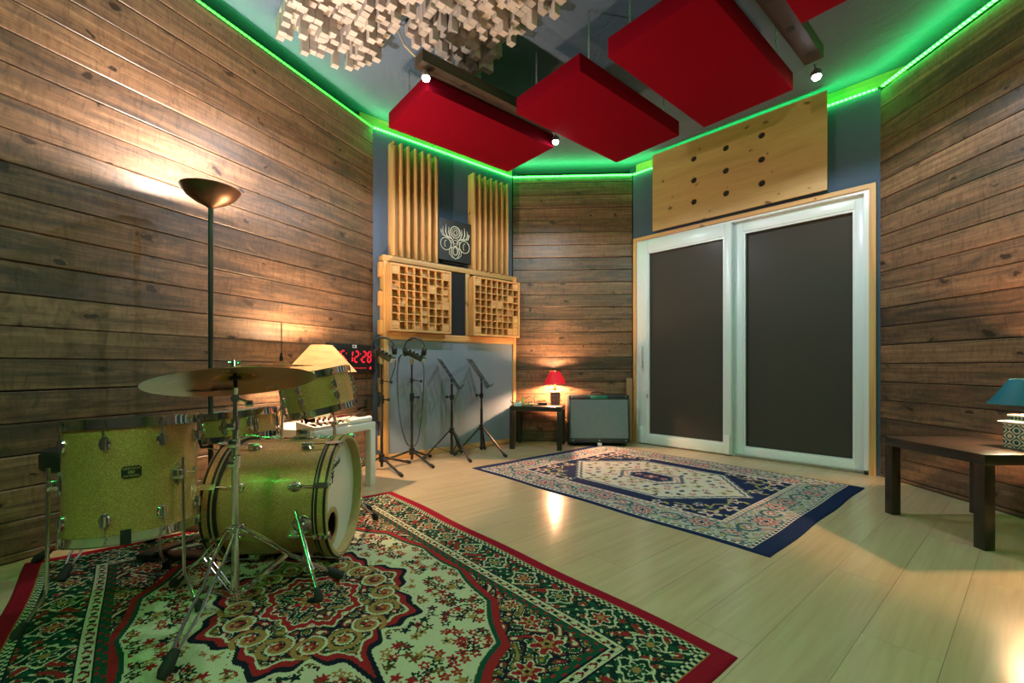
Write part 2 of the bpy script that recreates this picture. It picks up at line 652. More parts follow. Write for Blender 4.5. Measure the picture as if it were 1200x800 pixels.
# ------------------------------------------------------------------ the room's plan
CLB = Vector((-1.279, 4.040, 0))      # left plank wall meets felt wall
CB0 = Vector((0.0, 5.104, 0))         # felt wall meets rear plank wall
CB1 = Vector((1.388, 5.035, 0))       # rear plank wall meets door wall
CR = Vector((2.906, 3.465, 0))        # door wall meets right plank wall
Y_REAR = -1.3
CRR = Vector((2.906, Y_REAR, 0))
CLL = Vector((-1.279 - 0.435 * (4.04 - Y_REAR), Y_REAR, 0))
ZL = 3.055                            # top of the cladding, the light strip lies on it
ZC = 3.20                             # ceiling


class Wall:
    """local frame: x runs right to left seen from the room, y into the room, z up; s measures from a to b"""
    def __init__(self, a, b):
        self.a, self.b = Vector(a), Vector(b)
        d = self.b - self.a
        self.L = d.length
        d.normalize()
        self.d = d
        self.n = Vector((d.y, -d.x, 0))
        self.M = frame(self.a, (0, 0, 1), -d)      # x = -d, y = z cross x = into the room

    def box(self, mb, s0, s1, o0, o1, z0, z1, c=0.0):
        return mb.box(-s1, -s0, o0, o1, z0, z1, None, c)

    def at(self, s, o=0, z=0):
        return self.M @ Vector((-s, o, z))


W_LEFT = Wall(CLL, CLB)
W_BLUE = Wall(CLB, CB0)
W_REARP = Wall(CB0, CB1)
W_DOOR = Wall(CB1, CR)
W_RIGHT = Wall(CR, CRR)
W_BEHIND = Wall(CRR, CLL)


def struct(name, mb, mat, M=None, **kw):
    return tag(mb.build(name, mat, None, M, **kw), kind='structure')


# floor slab and laminate boards
poly = [CLL, CLB, CB0, CB1, CR, CRR]
ctr = sum((Vector(p) for p in poly), Vector()) / 6
fl = MB().prism([((p.x - ctr.x) * 1.10 + ctr.x, (p.y - ctr.y) * 1.10 + ctr.y) for p in poly], -0.12, -0.010)
floor = struct('floor', fl, M_VOID, smooth=False)
LA = math.atan2(W_BLUE.d.y, W_BLUE.d.x)
LV = Vector((math.cos(LA), math.sin(LA), 0))
SV = Vector((-math.sin(LA), math.cos(LA), 0))


def clip(P, Q):
    """convex clip of polygon P by counter-clockwise polygon Q"""
    for i in range(len(Q)):
        a, b = Q[i], Q[(i + 1) % len(Q)]
        out = []
        for j in range(len(P)):
            p, q = P[j], P[(j + 1) % len(P)]
            sp = (b[0] - a[0]) * (p[1] - a[1]) - (b[1] - a[1]) * (p[0] - a[0])
            sq = (b[0] - a[0]) * (q[1] - a[1]) - (b[1] - a[1]) * (q[0] - a[0])
            if sp >= 0: out.append(p)
            if sp * sq < 0:
                t = sp / (sp - sq)
                out.append((p[0] + (q[0] - p[0]) * t, p[1] + (q[1] - p[1]) * t))
        P = out
        if len(P) < 3: return []
    return P


room_ls = [((p.x * LV.x + p.y * LV.y), (p.x * SV.x + p.y * SV.y)) for p in poly]
area = sum(room_ls[i][0] * room_ls[(i + 1) % 6][1] - room_ls[(i + 1) % 6][0] * room_ls[i][1] for i in range(6))
if area < 0: room_ls = room_ls[::-1]
BWD, BLN, GAP = 0.19, 1.28, 0.0005
s = -4.0
row = 0
while s < 5.0:
    a = -6.0 + (row * 0.47) % BLN
    while a < 6.0:
        P = clip([(a + GAP, s + GAP), (a + BLN - GAP, s + GAP), (a + BLN - GAP, s + BWD - GAP), (a + GAP, s + BWD - GAP)], room_ls)
        if len(P) >= 3:
            cx, cy = a + BLN / 2, s + BWD / 2
            m = MB().prism([(x - cx, y - cy) for x, y in P], -0.010, 0.0)
            wl = LV * cx + SV * cy
            m.build('floor_board', M_BOARD, floor, rotz(LA, wl), smooth=False)
        a += BLN
    s += BWD
    row += 1

# ceiling
big = [((p.x - ctr.x) * 1.12 + ctr.x, (p.y - ctr.y) * 1.12 + ctr.y) for p in poly]
struct('ceiling', MB().prism(big, ZC, ZC + 0.1), M_CEIL, smooth=False)


# plank cladding
def plank_mesh(L, h=0.1395, th=0.022):
    m = MB()
    c = 0.004
    prof = [(0, 0), (th - c, 0), (th, c), (th, h - c), (th - c, h), (0, h)]
    vs = [(0, y, z) for y, z in prof] + [(-L, y, z) for y, z in prof]
    k = len(prof)
    fs = [tuple(range(k)), tuple(range(2 * k - 1, k - 1, -1))] + [(i, k + i, k + (i + 1) % k, (i + 1) % k) for i in range(k)]
    return m.add(vs, fs)


def clad(name, wall, z_ref, gap, e0=0.0, e1=0.0):
    back = MB()
    wall.box(back, -0.25, wall.L + 0.25, -gap - 0.06, -gap, 0.0, ZC)
    wall.box(back, 0.0, wall.L, -0.055, -0.024, 0.0, ZL - 0.03)
    W = struct(name, back, M_VOID, wall.M, smooth=False)
    pitch = 0.1435
    z = z_ref - math.floor(z_ref / pitch) * pitch - pitch
    full = plank_mesh(wall.L - e0 - e1).mesh('plank', M_PLANK, smooth=False)
    while z < ZL - 0.01:
        z0, z1 = max(z, 0.002), min(z + pitch - 0.004, ZL)
        if z1 - z0 > 0.02:
            whole = z0 == z and z1 == z + pitch - 0.004
            me = full if whole else plank_mesh(wall.L - e0 - e1, z1 - z0).mesh('plank', M_PLANK, smooth=False)
            o = link('plank', me, W, Matrix.Translation((-e0, -0.022 + random.uniform(-0.002, 0.002), z0 + (random.uniform(-0.001, 0.001) if whole else 0)))
                     @ Matrix.Rotation(random.uniform(-0.02, 0.02) if whole else 0, 4, 'X'))
        z += pitch
    return W


clad('wall_left', W_LEFT, 0.899, 0.20)
clad('wall_right', W_RIGHT, 0.89, 0.165)
clad('wall_back', W_REARP, 0.837, 0.24, 0.012, 0.012)

b = MB()
W_BEHIND.box(b, -0.3, W_BEHIND.L + 0.3, -0.1, 0, 0, ZC)
struct('wall_rear', b, M_BACKWALL, W_BEHIND.M, smooth=False)

# felt covered wall between the plank walls
b = MB()
W_BLUE.box(b, 0, W_BLUE.L, -0.05, 0, 0, ZL)
W_BLUE.box(b, -0.25, W_BLUE.L + 0.2, -0.17, -0.11, 0, ZC)
wb = struct('wall_corner', b, M_BLUE, W_BLUE.M, smooth=False)
t1 = MB()
W_BLUE.box(t1, -0.1, W_BLUE.L + 0.05, -0.11, -0.06, ZL + 0.035, ZC - 0.002)
t1.build('ledge_board', M_PINE, wb, smooth=False)

# door wall: felt panels round the sliding door
b = MB()
W_DOOR.box(b, 0, W_DOOR.L, -0.05, 0, 2.32, ZL)
W_DOOR.box(b, 0, 0.012, -0.05, 0, 0, 2.32)
W_DOOR.box(b, 2.16, W_DOOR.L, -0.05, 0, 0, 2.32)
W_DOOR.box(b, -0.1, W_DOOR.L + 0.2, -0.16, -0.10, 2.30, ZC)
W_DOOR.box(b, -0.1, W_DOOR.L + 0.2, -0.25, -0.19, 0, 2.32)
wd = struct('wall_door', b, M_BLUE, W_DOOR.M, smooth=False)
t1 = MB()
W_DOOR.box(t1, 0.0, W_DOOR.L + 0.15, -0.10, -0.065, ZL + 0.05, ZC - 0.002)
t1.build('ledge_board', M_PINE, wd, smooth=False)

# skirting behind the stands and in the door corner
b = MB()
W_BLUE.box(b, 0.02, 1.62, 0.0, 0.02, 0.0, 0.05)
struct('baseboard_corner', b, M_PINE, W_BLUE.M, smooth=False)

# ------------------------------------------------------------------ sliding door
door = tag(thing('door_1', None, None, W_DOOR.M), kind='structure')


def dbox(*a, c=0.0):
    return W_DOOR.box(MB(), *a, c=c)


m = dbox(0.012, 0.052, -0.06, 0.022, 0.0, 2.32)
m.build('casing', M_PINE_Z, door, smooth=False)
dbox(2.115, 2.158, -0.06, 0.022, 0.0, 2.32).build('casing', M_PINE_Z, door, smooth=False)
dbox(0.052, 2.115, -0.06, 0.022, 2.282, 2.32).build('casing', M_PINE, door, smooth=False)
fr = MB()
W_DOOR.box(fr, 0.052, 0.086, -0.17, 0.010, 0.0, 2.282)
W_DOOR.box(fr, 2.082, 2.115, -0.17, 0.006, 0.0, 2.282)
W_DOOR.box(fr, 0.086, 2.082, -0.17, 0.004, 2.262, 2.282)
W_DOOR.box(fr, 0.086, 2.082, -0.17, -0.01, 0.0, 0.012)
fr.build('door_frame', M_PVC, door, smooth=False)
dbox(1.10, 2.08, -0.035, 0.004, 0.012, 0.022).build('track', M_STEEL, door, smooth=False)
dbox(2.085, 2.11, 0.004, 0.03, 0.0, 0.03).build('track_stop', M_BLACK, door, smooth=False)


def sash(s0, s1, g0, g1, o0, o1, z0, z1, gz0, gz1):
    m = MB()
    for a in ((s0, g0, z0, z1), (g1, s1, z0, z1), (g0, g1, z0, gz0), (g0, g1, gz1, z1)):
        W_DOOR.box(m, a[0], a[1], o0, o1, a[2], a[3], c=0.004)
    f = m.build('sash', M_PVC, door)
    # sloped glazing bead round the pane
    bm = MB()
    k = 0.016
    for a in ((g0, g0 + k, gz0, gz1), (g1 - k, g1, gz0, gz1), (g0 + k, g1 - k, gz0, gz0 + k), (g0 + k, g1 - k, gz1 - k, gz1)):
        W_DOOR.box(bm, a[0], a[1], o1 - 0.03, o1 - 0.008, a[2], a[3])
    bm.build('glazing_bead', M_PVC, f, smooth=False)
    W_DOOR.box(MB(), g0, g1, o0 + 0.02, o0 + 0.028, gz0, gz1).build('pane', M_GLASS, f, smooth=False)
    return f


fl_ = sash(0.088, 1.074, 0.19, 1.010, -0.045, 0.022, 0.012, 2.262, 0.108, 2.136)
sash(1.064, 2.082, 1.158, 2.016, -0.13, -0.05, 0.012, 2.262, 0.082, 2.162)
hd = MB()
W_DOOR.box(hd, 0.118, 0.150, 0.022, 0.034, 0.92, 1.14, c=0.004)
W_DOOR.box(hd, 0.124, 0.144, 0.034, 0.075, 1.07, 1.095, c=0.003)
W_DOOR.box(hd, 0.124, 0.146, 0.060, 0.078, 0.86, 1.10, c=0.005)
hd.build('handle', M_PVC, fl_)
cp = MB()
W_DOOR.box(cp, 0.100, 0.150, 0.022, 0.040, 0.014, 0.20, c=0.006)
W_DOOR.box(cp, 1.015, 1.065, 0.022, 0.040, 0.014, 0.20, c=0.006)
cp.build('corner_cover', M_PVC, fl_)
W_DOOR.box(MB(), 0.187, 0.196, 0.010, 0.03, 0.52, 0.56).build('latch', M_STEEL, fl_, smooth=False)


# ------------------------------------------------------------------ green light strips
def strip(wall, s0, s1, label, off=0.004, z=ZL + 0.004, mat=None, watt=1.0, aim=(0, -0.3, -0.95), th=0.012):
    m = MB()
    L = s1 - s0
    m.box(-L, 0, off - 0.007, off + th, z - 0.0035, z + th * 0.6)
    o = m.build('light_strip', mat or M_LED, None, wall.M @ Matrix.Translation((-s0, 0, 0)), smooth=False)
    d = bpy.data.lights.new('strip_light', 'AREA')
    d.shape = 'RECTANGLE'
    d.size, d.size_y = L, 0.012
    d.energy = W_LED * L * watt
    d.color = GREEN
    a = bpy.data.objects.new('strip_light', d)
    COL.objects.link(a)
    a.matrix_world = wall.M @ frame((-(s0 + s1) / 2, off + 0.018, z + 0.012), aim, (1, 0, 0))
    if watt >= 0.7 and th > 0.01 and wall is not W_BEHIND:      # the part of the tape's light that washes down the wall
        d2 = d.copy()
        d2.energy = W_LED * L * watt * 0.35
        b = bpy.data.objects.new('strip_light', d2)
        COL.objects.link(b)
        b.matrix_world = wall.M @ frame((-(s0 + s1) / 2, off + 0.026, z + 0.004), (0, 0.75, 0.65), (1, 0, 0))
    return tag(o, label, 'light strip', None)


M_LED_DIM = led_mat('dimmer green light strip', 4.0)
M_LED_HOT = led_mat('bright green light strip', 60.0)
strip(W_LEFT, 0.05, W_LEFT.L - 0.01, 'glowing green light strip along the top of the plank wall behind the drums', mat=M_LED_DIM, watt=0.35, th=0.006)
strip(W_BLUE, 0.0, W_BLUE.L - 0.01, 'glowing green light strip above the dark felt wall with the slat diffusers', watt=0.7)
strip(W_REARP, 0.01, W_REARP.L - 0.01, 'short glowing green light strip above the plank wall with the amplifier')
strip(W_DOOR, 0.01, W_DOOR.L - 0.02, 'glowing green light strip that runs behind the plywood sheet over the door', watt=0.75)
strip(W_RIGHT, 0.02, W_RIGHT.L - 0.05, 'glowing green light strip along the top of the plank wall behind the teal lamp', watt=0.72)
strip(W_BEHIND, 0.05, W_BEHIND.L - 0.05, 'glowing green light strip on the rear wall, outside the picture', 0.02, watt=1.25, aim=(0, -0.7, 0.7), mat=M_LED_HOT)

# ------------------------------------------------------------------ rugs: one painted cell per knot
def lin(r, g, b):
    f = lambda x: ((x / 255 + 0.055) / 1.055) ** 2.4 if x > 10 else x / 3294
    return np.array([f(r), f(g), f(b)])


class Raster:
    """first quarter of a rug, mirrored at the end; x along the length, y across, both from the rug's centre"""
    def __init__(self, hl, hw, h=0.004):
        self.h = h
        self.nx, self.ny = int(round(hl / h)), int(round(hw / h))
        x = (np.arange(self.nx) + 0.5) * h
        y = (np.arange(self.ny) + 0.5) * h
        self.X, self.Y = np.meshgrid(x, y)
        self.c = np.zeros((self.ny, self.nx, 3))

    def paint(self, mask, col):
        self.c[mask] = col

    def disk(self, x, y, r, col, ry=None, a=0.0):
        dx, dy = self.X - x, self.Y - y
        u = dx * math.cos(a) + dy * math.sin(a)
        v = -dx * math.sin(a) + dy * math.cos(a)
        self.paint((u / r) ** 2 + (v / (ry or r)) ** 2 < 1, col)

    def flower(self, x, y, r, n, col, heart, edge=None, a=0.0, inner=None):
        dx, dy = self.X - x, self.Y - y
        d = np.hypot(dx, dy)
        th = np.arctan2(dy, dx) + a
        pr = r * (0.74 + 0.26 * np.cos(n * th))
        if edge is not None: self.paint(d < pr + 0.007, edge)
        self.paint(d < pr, col)
        if inner is not None: self.paint(d < pr * 0.62, inner)
        self.paint(d < r * 0.3, heart)

    def stroke(self, pts, wd, col):
        best = np.full(self.X.shape, 9.0)
        for (x0, y0), (x1, y1) in zip(pts[:-1], pts[1:]):
            L2 = (x1 - x0) ** 2 + (y1 - y0) ** 2 + 1e-12
            t = np.clip(((self.X - x0) * (x1 - x0) + (self.Y - y0) * (y1 - y0)) / L2, 0, 1)
            best = np.minimum(best, np.hypot(self.X - x0 - t * (x1 - x0), self.Y - y0 - t * (y1 - y0)))
        self.paint(best < wd / 2, col)

    def scroll(self, x, y, r, a0, turns, wd, col, sgn=1):
        pts = []
        for i in range(17):
            q = i / 16
            a = a0 + sgn * turns * 2 * PI * q
            pts.append((x + r * (1 - 0.72 * q) * math.cos(a), y + r * (1 - 0.72 * q) * math.sin(a)))
        self.stroke(pts, wd, col)

    def full(self):
        q = np.concatenate([self.c[:, ::-1], self.c], axis=1)
        return np.concatenate([q[::-1], q], axis=0)


def red_rug():
    R = Raster(1.145, 0.855)
    rng = np.random.RandomState(3)
    CRIM, CREAM, NAVY, GREEN = lin(150, 18, 42), lin(196, 196, 164), lin(16, 28, 40), lin(20, 74, 54)
    DKG, RED, TAN, OLIVE = lin(12, 48, 38), lin(152, 36, 40), lin(158, 122, 70), lin(92, 74, 38)
    X, Y = R.X, R.Y
    du, dv = 1.145 - X, 0.855 - Y
    e = np.minimum(du, dv)
    al = np.where(du < dv, Y, X)                 # along the nearest edge
    R.c[:] = CREAM
    a, b = 0.845, 0.555
    # sprigs on the cream ground
    pts = []
    for k in range(900):
        x, y = rng.uniform(0, a), rng.uniform(0, b)
        if all((x - p) ** 2 + (y - q) ** 2 > 0.075 ** 2 for p, q in pts):
            pts.append((x, y))
    for x, y in pts:
        t0 = rng.uniform(0, 2 * PI)
        R.stroke([(x + 0.05 * math.cos(t0), y + 0.05 * math.sin(t0)), (x, y), (x - 0.045 * math.cos(t0 + .7), y - 0.045 * math.sin(t0 + .7))], 0.006, DKG)
        for k in range(6):
            t = t0 + k * 1.05 + rng.uniform(-.3, .3)
            rr = rng.uniform(0.018, 0.042)
            col = [DKG, RED, OLIVE, NAVY, RED, TAN][rng.randint(6)]
            R.flower(x + rr * math.cos(t), y + rr * math.sin(t), 0.0195, 5, col, [CREAM, RED, DKG, TAN][rng.randint(4)], a=rng.uniform(0, 6))
    # weave of tendrils used inside medallion and corners
    n = np.sin(52 * X + 2.6 * np.sin(34 * Y)) * np.sin(52 * Y + 2.6 * np.sin(34 * X))
    n2 = np.sin(88 * X + 2.0 * np.sin(41 * Y) + 1.0) * np.sin(84 * Y + 2.0 * np.sin(45 * X))

    def tendrils(mask):
        R.paint(mask, NAVY)
        R.paint(mask & (n > 0.30), GREEN)
        R.paint(mask & (n > 0.72), TAN)
        R.paint(mask & (n < -0.52), RED)
        R.paint(mask & (n < -0.80), CREAM)
        R.paint(mask & (np.abs(n - 0.18) < 0.07), CREAM)
        R.paint(mask & (np.abs(n2) > 0.80), OLIVE)

    # corners
    th = np.arctan2(Y / b, X / a)
    rs = ((X / 0.80) ** 2.3 + (Y / 0.56) ** 2.3) ** (1 / 2.3) + 0.035 * np.abs(np.sin(9 * th)) - 0.03
    fld = (X < a) & (Y < b)
    R.paint(fld & (rs > 0.92), CREAM)
    R.paint(fld & (rs > 0.93), GREEN)
    R.paint(fld & (rs > 0.955), RED)
    tendrils(fld & (rs > 0.995))
    for x, y, r in ((0.74, 0.46, .055), (0.62, 0.50, .04), (0.79, 0.33, .045), (0.50, 0.525, .03), (0.80, 0.20, .03)):
        R.flower(x, y, r, 6, RED, CREAM, CREAM, inner=lin(120, 20, 30))
        R.flower(x, y, r * .5, 5, TAN, NAVY)
    # medallion
    th = np.arctan2(Y * 1.25, X)
    rm = np.hypot(X, Y * 1.25) / (0.415 * (1 + 0.09 * np.cos(8 * th) + 0.035 * np.cos(24 * th)))
    rm = np.where((np.abs(Y) < 0.05) & (X < 0.66), np.minimum(rm, 0.55 + X / 1.4 + np.abs(Y) * 4), rm)
    R.paint(rm < 1.05, CREAM)
    R.paint(rm < 1.0, NAVY)
    R.paint(rm < 0.94, RED)
    R.paint(rm < 0.875, CREAM)
    tendrils(rm < 0.85)
    for k in range(5):
        t = k * PI / 8
        x, y = 0.30 * math.cos(t), 0.30 * math.sin(t) / 1.25
        R.scroll(x, y, 0.055, t, 1.3, 0.016, TAN)
        R.scroll(x, y, 0.055, t + PI, 1.0, 0.008, CREAM)
        R.flower(x, y, 0.022, 5, RED, TAN)
    R.paint(rm < 0.47, CREAM)
    R.paint(rm < 0.45, RED)
    R.paint(rm < 0.38, CREAM)
    tendrils(rm < 0.365)
    R.flower(0, 0, 0.075, 8, RED, NAVY, CREAM, inner=TAN)
    # edge of the field and the borders
    R.paint(e < 0.30, GREEN)
    R.paint((e < 0.30) & (np.sin(al * 2 * PI / 0.055) * np.sin(e * 2 * PI / 0.03) > 0.55), RED)
    R.paint(e < 0.272, NAVY)
    R.paint(e < 0.267, CREAM)
    ph = (al % 0.06) / 0.06
    R.paint((e < 0.262) & (e > 0.238) & (np.abs(ph - 0.25 - 0.12 * np.sin(e * 260)) < 0.12), lin(120, 24, 34))
    R.paint((e < 0.262) & (e > 0.238) & (np.abs(ph - 0.86 + 0.08 * np.sin(e * 260)) < 0.05), TAN)
    R.paint((e < 0.258) & (e > 0.244) & (np.abs(ph - 0.65) < 0.12), NAVY)
    R.paint(e < 0.232, NAVY)
    main = e < 0.226
    R.paint(main, lin(14, 44, 40))
    R.paint(main & (n > 0.42), GREEN)
    R.paint(main & (n < -0.62), RED)
    R.paint(main & (np.abs(n + 0.35) < 0.07), TAN)
    R.paint(main & (np.abs(n2) > 0.86), CREAM)
    per = 0.19
    k = np.round(al / per)
    ax, ay = al - k * per, e - 0.157
    lo = np.abs(ax) / 0.062 + np.abs(ay) / 0.066
    R.paint(main & (np.abs(lo - 1 - 0.10 * np.sin(6 * np.arctan2(ay, ax))) < 0.08), CREAM)
    R.paint(main & (lo < 0.87), DKG)
    d = np.hypot(ax, ay); t = np.arctan2(ay, ax)
    odd = (k % 2) == 0
    fp = 0.034 * (0.75 + 0.25 * np.cos(6 * t))
    R.paint(main & (d < fp + 0.006), CREAM)
    R.paint(main & (d < fp) & odd, RED)
    R.paint(main & (d < fp) & ~odd, GREEN)
    R.paint(main & (d < 0.013), TAN)
    R.paint(e < 0.088, NAVY)
    ch = (np.floor(al / 0.0125) + np.floor(e / 0.0125)) % 2
    R.paint((e < 0.084) & (ch == 0), CREAM)
    R.paint((e < 0.084) & (ch == 1), DKG)
    R.paint(e < 0.060, TAN)
    R.paint(e < 0.056, CRIM)
    return R.full()


def blue_rug():
    R = Raster(1.155, 0.88)
    rng = np.random.RandomState(5)
    NAVY, CREAM, GREY, PINK = lin(28, 42, 82), lin(206, 199, 192), lin(172, 164, 154), lin(186, 120, 124)
    TEAL, ROSE, SAND, SLATE = lin(58, 96, 112), lin(150, 74, 92), lin(166, 152, 100), lin(96, 106, 122)
    X, Y = R.X, R.Y
    du, dv = 1.155 - X - 0.055, 0.88 - Y
    e = np.minimum(du, dv)
    al = np.where(du < dv, Y, X)
    R.c[:] = NAVY
    a, b = 0.80, 0.58
    # pale flowers and vines on the navy corners
    for x, y, r in ((0.70, 0.50, .07), (0.53, 0.53, .055), (0.74, 0.33, .06), (0.70, 0.17, .05), (0.38, 0.54, .04), (0.58, 0.40, .035)):
        t0 = rng.uniform(0, 6)
        R.flower(x, y, r, 5, CREAM, NAVY, a=t0, inner=PINK)
        R.disk(x + r * 1.3, y - .02, .028, SAND, .012, .6)
        R.disk(x - r * .6, y - r * 1.2, .03, TEAL, .013, 2.2)
    R.stroke([(0.46, 0.47), (0.56, 0.46), (0.60, 0.51), (0.70, 0.45), (0.71, 0.36)], 0.014, SAND)
    R.stroke([(0.66, 0.10), (0.70, 0.26), (0.64, 0.32), (0.66, 0.42)], 0.012, SAND)
    # hexagonal centre with stepped grey outlines
    hx = np.maximum(np.abs(Y) / 0.46, np.abs(X) / 0.74 + np.abs(Y) / 0.46 * 0.52)
    hx = hx + 0.012 * (np.floor(X / 0.03) % 2)
    R.paint(hx < 1.03, SLATE)
    R.paint(hx < 1.0, CREAM)
    R.paint(hx < 0.975, SLATE)
    R.paint(hx < 0.94, CREAM)
    pts = []
    for k in range(700):
        x, y = rng.uniform(0, .70), rng.uniform(0, .44)
        if max(y / .46, x / .74 + y / .46 * .52) < .86 and all((x - p) ** 2 + (y - q) ** 2 > 0.062 ** 2 for p, q in pts):
            pts.append((x, y))
    for x, y in pts:
        k = rng.randint(6)
        t0 = rng.uniform(0, 6)
        if k < 2: R.flower(x, y, .032, 5, PINK, CREAM, a=t0, inner=ROSE)
        elif k == 2: R.flower(x, y, .036, 4, SAND, TEAL, a=t0)
        elif k == 3: R.disk(x, y, .03, SLATE, .018, t0); R.disk(x, y, .013, NAVY)
        elif k == 4: R.disk(x, y, .024, NAVY, .015, t0); R.disk(x + .03, y, .016, PINK, .01, t0)
        else: R.disk(x, y, .032, TEAL, .01, t0); R.disk(x, y + .02, .014, ROSE)
    hc = np.maximum(np.abs(Y) / 0.135, np.abs(X) / 0.24 + np.abs(Y) / 0.135 * 0.35)
    R.paint(hc < 1.15, SLATE)
    R.paint(hc < 1.03, CREAM)
    R.paint((hc < 1.03) & (np.sin(X * 120) * np.sin(Y * 120) > .2), PINK)
    R.paint(hc < 0.78, TEAL)
    R.paint(hc < 0.70, NAVY)
    R.flower(0, 0, .06, 6, ROSE, CREAM, SLATE)
    R.flower(.11, 0, .032, 5, PINK, NAVY, SLATE)
    # borders
    R.paint(e < 0.30, CREAM)
    R.paint((e < 0.293) & (e > .272) & ((al % 0.045) < 0.022), PINK)
    R.paint(e < 0.268, SLATE)
    R.paint(e < 0.262, lin(182, 176, 170))
    n = np.sin(31 * X + 2.4 * np.sin(25 * Y)) * np.sin(31 * Y + 2.4 * np.sin(25 * X))
    mb = (e < 0.262) & (e > .06)
    R.paint(mb & (np.abs(n - 0.45) < 0.09), TEAL)
    R.paint(mb & (n > 0.75), SAND)
    R.paint(mb & (np.abs(n + 0.55) < 0.10), SLATE)
    R.paint(mb & (n < -0.83), PINK)
    per = 0.33
    k = np.round((al - 0.08) / per)
    ax, ay = al - 0.08 - k * per, e - 0.162 - 0.03 * np.where(k % 2 == 0, 1, -1)
    d = np.hypot(ax, ay); t = np.arctan2(ay, ax)
    fp = 0.07 * (0.8 + 0.2 * np.cos(8 * t))
    mb2 = e < 0.262
    R.paint(mb2 & (d < fp + 0.03) & (d > fp + .012), TEAL)
    R.paint(mb2 & (d < fp + 0.012), lin(182, 176, 170))
    R.paint(mb2 & (d < fp), PINK)
    R.paint(mb2 & (d < fp * .68), ROSE)
    R.paint(mb2 & (d < fp * .5), CREAM)
    R.paint(mb2 & (d < 0.022 * (0.8 + .2 * np.cos(6 * t))), NAVY)
    kk = np.round((al - 0.08 - per / 2) / per)
    ax, ay = al - 0.08 - per / 2 - kk * per, e - 0.162
    d = np.hypot(ax * .8, ay); t = np.arctan2(ay, ax)
    R.paint(mb2 & (np.abs(d - 0.05) < 0.009) & (t > -2.2), TEAL)
    R.paint(mb2 & (d < 0.026 * (0.8 + .2 * np.cos(4 * t))), ROSE)
    R.paint(mb2 & (d < 0.012), CREAM)
    R.paint(e < 0.06, SLATE)
    R.paint(e < 0.056, CREAM)
    R.paint((e < 0.050) & (e > 0.035) & ((al % 0.04) < 0.023), NAVY)
    R.paint((e < 0.047) & (e > 0.038) & ((al % 0.04) > 0.006) & ((al % 0.04) < 0.017) & ((np.floor(al / 0.04) % 2) == 0), ROSE)
    R.paint(e < 0.030, NAVY)
    return R.full()


def rug_material(name):
    t = NT(name)
    at = t.n('ShaderNodeAttribute', attribute_name='knots')
    v, _ = t.objvec(False)
    n = t.noise(v, 300, 2, 0.7)
    c = t.mix(1.0, at.outputs['Color'], t.ramp(n, [(0.3, (0.72, 0.72, 0.72)), (0.7, (1, 1, 1))]), 'MULTIPLY')
    t.set(Base_Color=c, Roughness=0.95, Specular_IOR_Level=0.12)
    t.bump(n, 0.5, 0.003)
    return t.m


def rug(name, img, M, label, curl):
    ny, nx = img.shape[:2]
    h = 0.004
    x = (np.arange(nx + 1) - nx / 2) * h
    y = (np.arange(ny + 1) - ny / 2) * h
    Xg, Yg = np.meshgrid(x, y)
    rng = np.random.RandomState(11)
    Z = 0.0075 + rng.uniform(-0.0006, 0.0006, Xg.shape)
    Z += 0.0012 * np.sin(Xg * 7.1 + 1.3 * np.sin(Yg * 5)) * np.sin(Yg * 6.3)
    edge = np.minimum(nx * h / 2 - np.abs(Xg), ny * h / 2 - np.abs(Yg))
    Z = np.where(edge < 0.012, 0.0005 + 0.0068 * np.sqrt(np.clip(edge / 0.012, 0, 1)), Z)
    # uneven, slightly wavy outline
    Xg = Xg + 0.004 * np.sin(Yg * 9) * (np.abs(Xg) / (nx * h / 2)) ** 4
    Yg = Yg + 0.005 * np.sin(Xg * 8 + 1) * (np.abs(Yg) / (ny * h / 2)) ** 4 + curl * np.sin(Xg * 2.1) ** 2
    top = np.stack([Xg, Yg, Z], -1).reshape(-1, 3)
    i = np.arange(ny)[:, None] * (nx + 1) + np.arange(nx)[None, :]
    f = np.stack([i, i + 1, i + nx + 2, i + nx + 1], -1).reshape(-1, 4)
    me = bpy.data.meshes.new(name)
    me.vertices.add(len(top))
    me.vertices.foreach_set('co', top.astype(np.float32).ravel())
    nf = len(f)
    me.loops.add(nf * 4)
    me.polygons.add(nf)
    me.loops.foreach_set('vertex_index', f.astype(np.int32).ravel())
    me.polygons.foreach_set('loop_start', np.arange(0, nf * 4, 4, dtype=np.int32))
    me.update(calc_edges=True)
    at = me.attributes.new('knots', 'FLOAT_COLOR', 'FACE')
    rgba = np.ones((nf, 4), np.float32)
    rgba[:, :3] = img.reshape(-1, 3)
    at.data.foreach_set('color', rgba.ravel())
    me.materials.append(rug_material(name + ' pile'))
    o = link(name, me, None, M)
    return tag(o, label, 'rug')


RR = Vector((0.653, -0.757, 0)).normalized()
c_red = (Vector((0.631, 1.342, 0)) + Vector((-2.088, 1.877, 0))) / 2
rug('rug', red_rug(), frame(c_red, (0, 0, 1), RR), 'crimson-edged oriental rug with cream ground and dark medallion under the drum kit', 0.006)
RB = Vector((1.505, -1.76, 0)).normalized()
c_blue = (Vector((1.187, 1.96, 0)) + Vector((0.965, 4.86, 0))) / 2
c_blue = (Vector((-0.318, 3.72, 0)) + Vector((2.489, 3.141, 0))) / 2
rug('rug', blue_rug(), frame(c_blue, (0, 0, 1), RB), 'navy-edged oriental rug with pale hexagon lying before the sliding door', 0.0)

# ------------------------------------------------------------------ felt wall: timber surround, diffusers, picture
WB = W_BLUE


def bb(*a, c=0.0):
    return WB.box(MB(), *a, c=c)


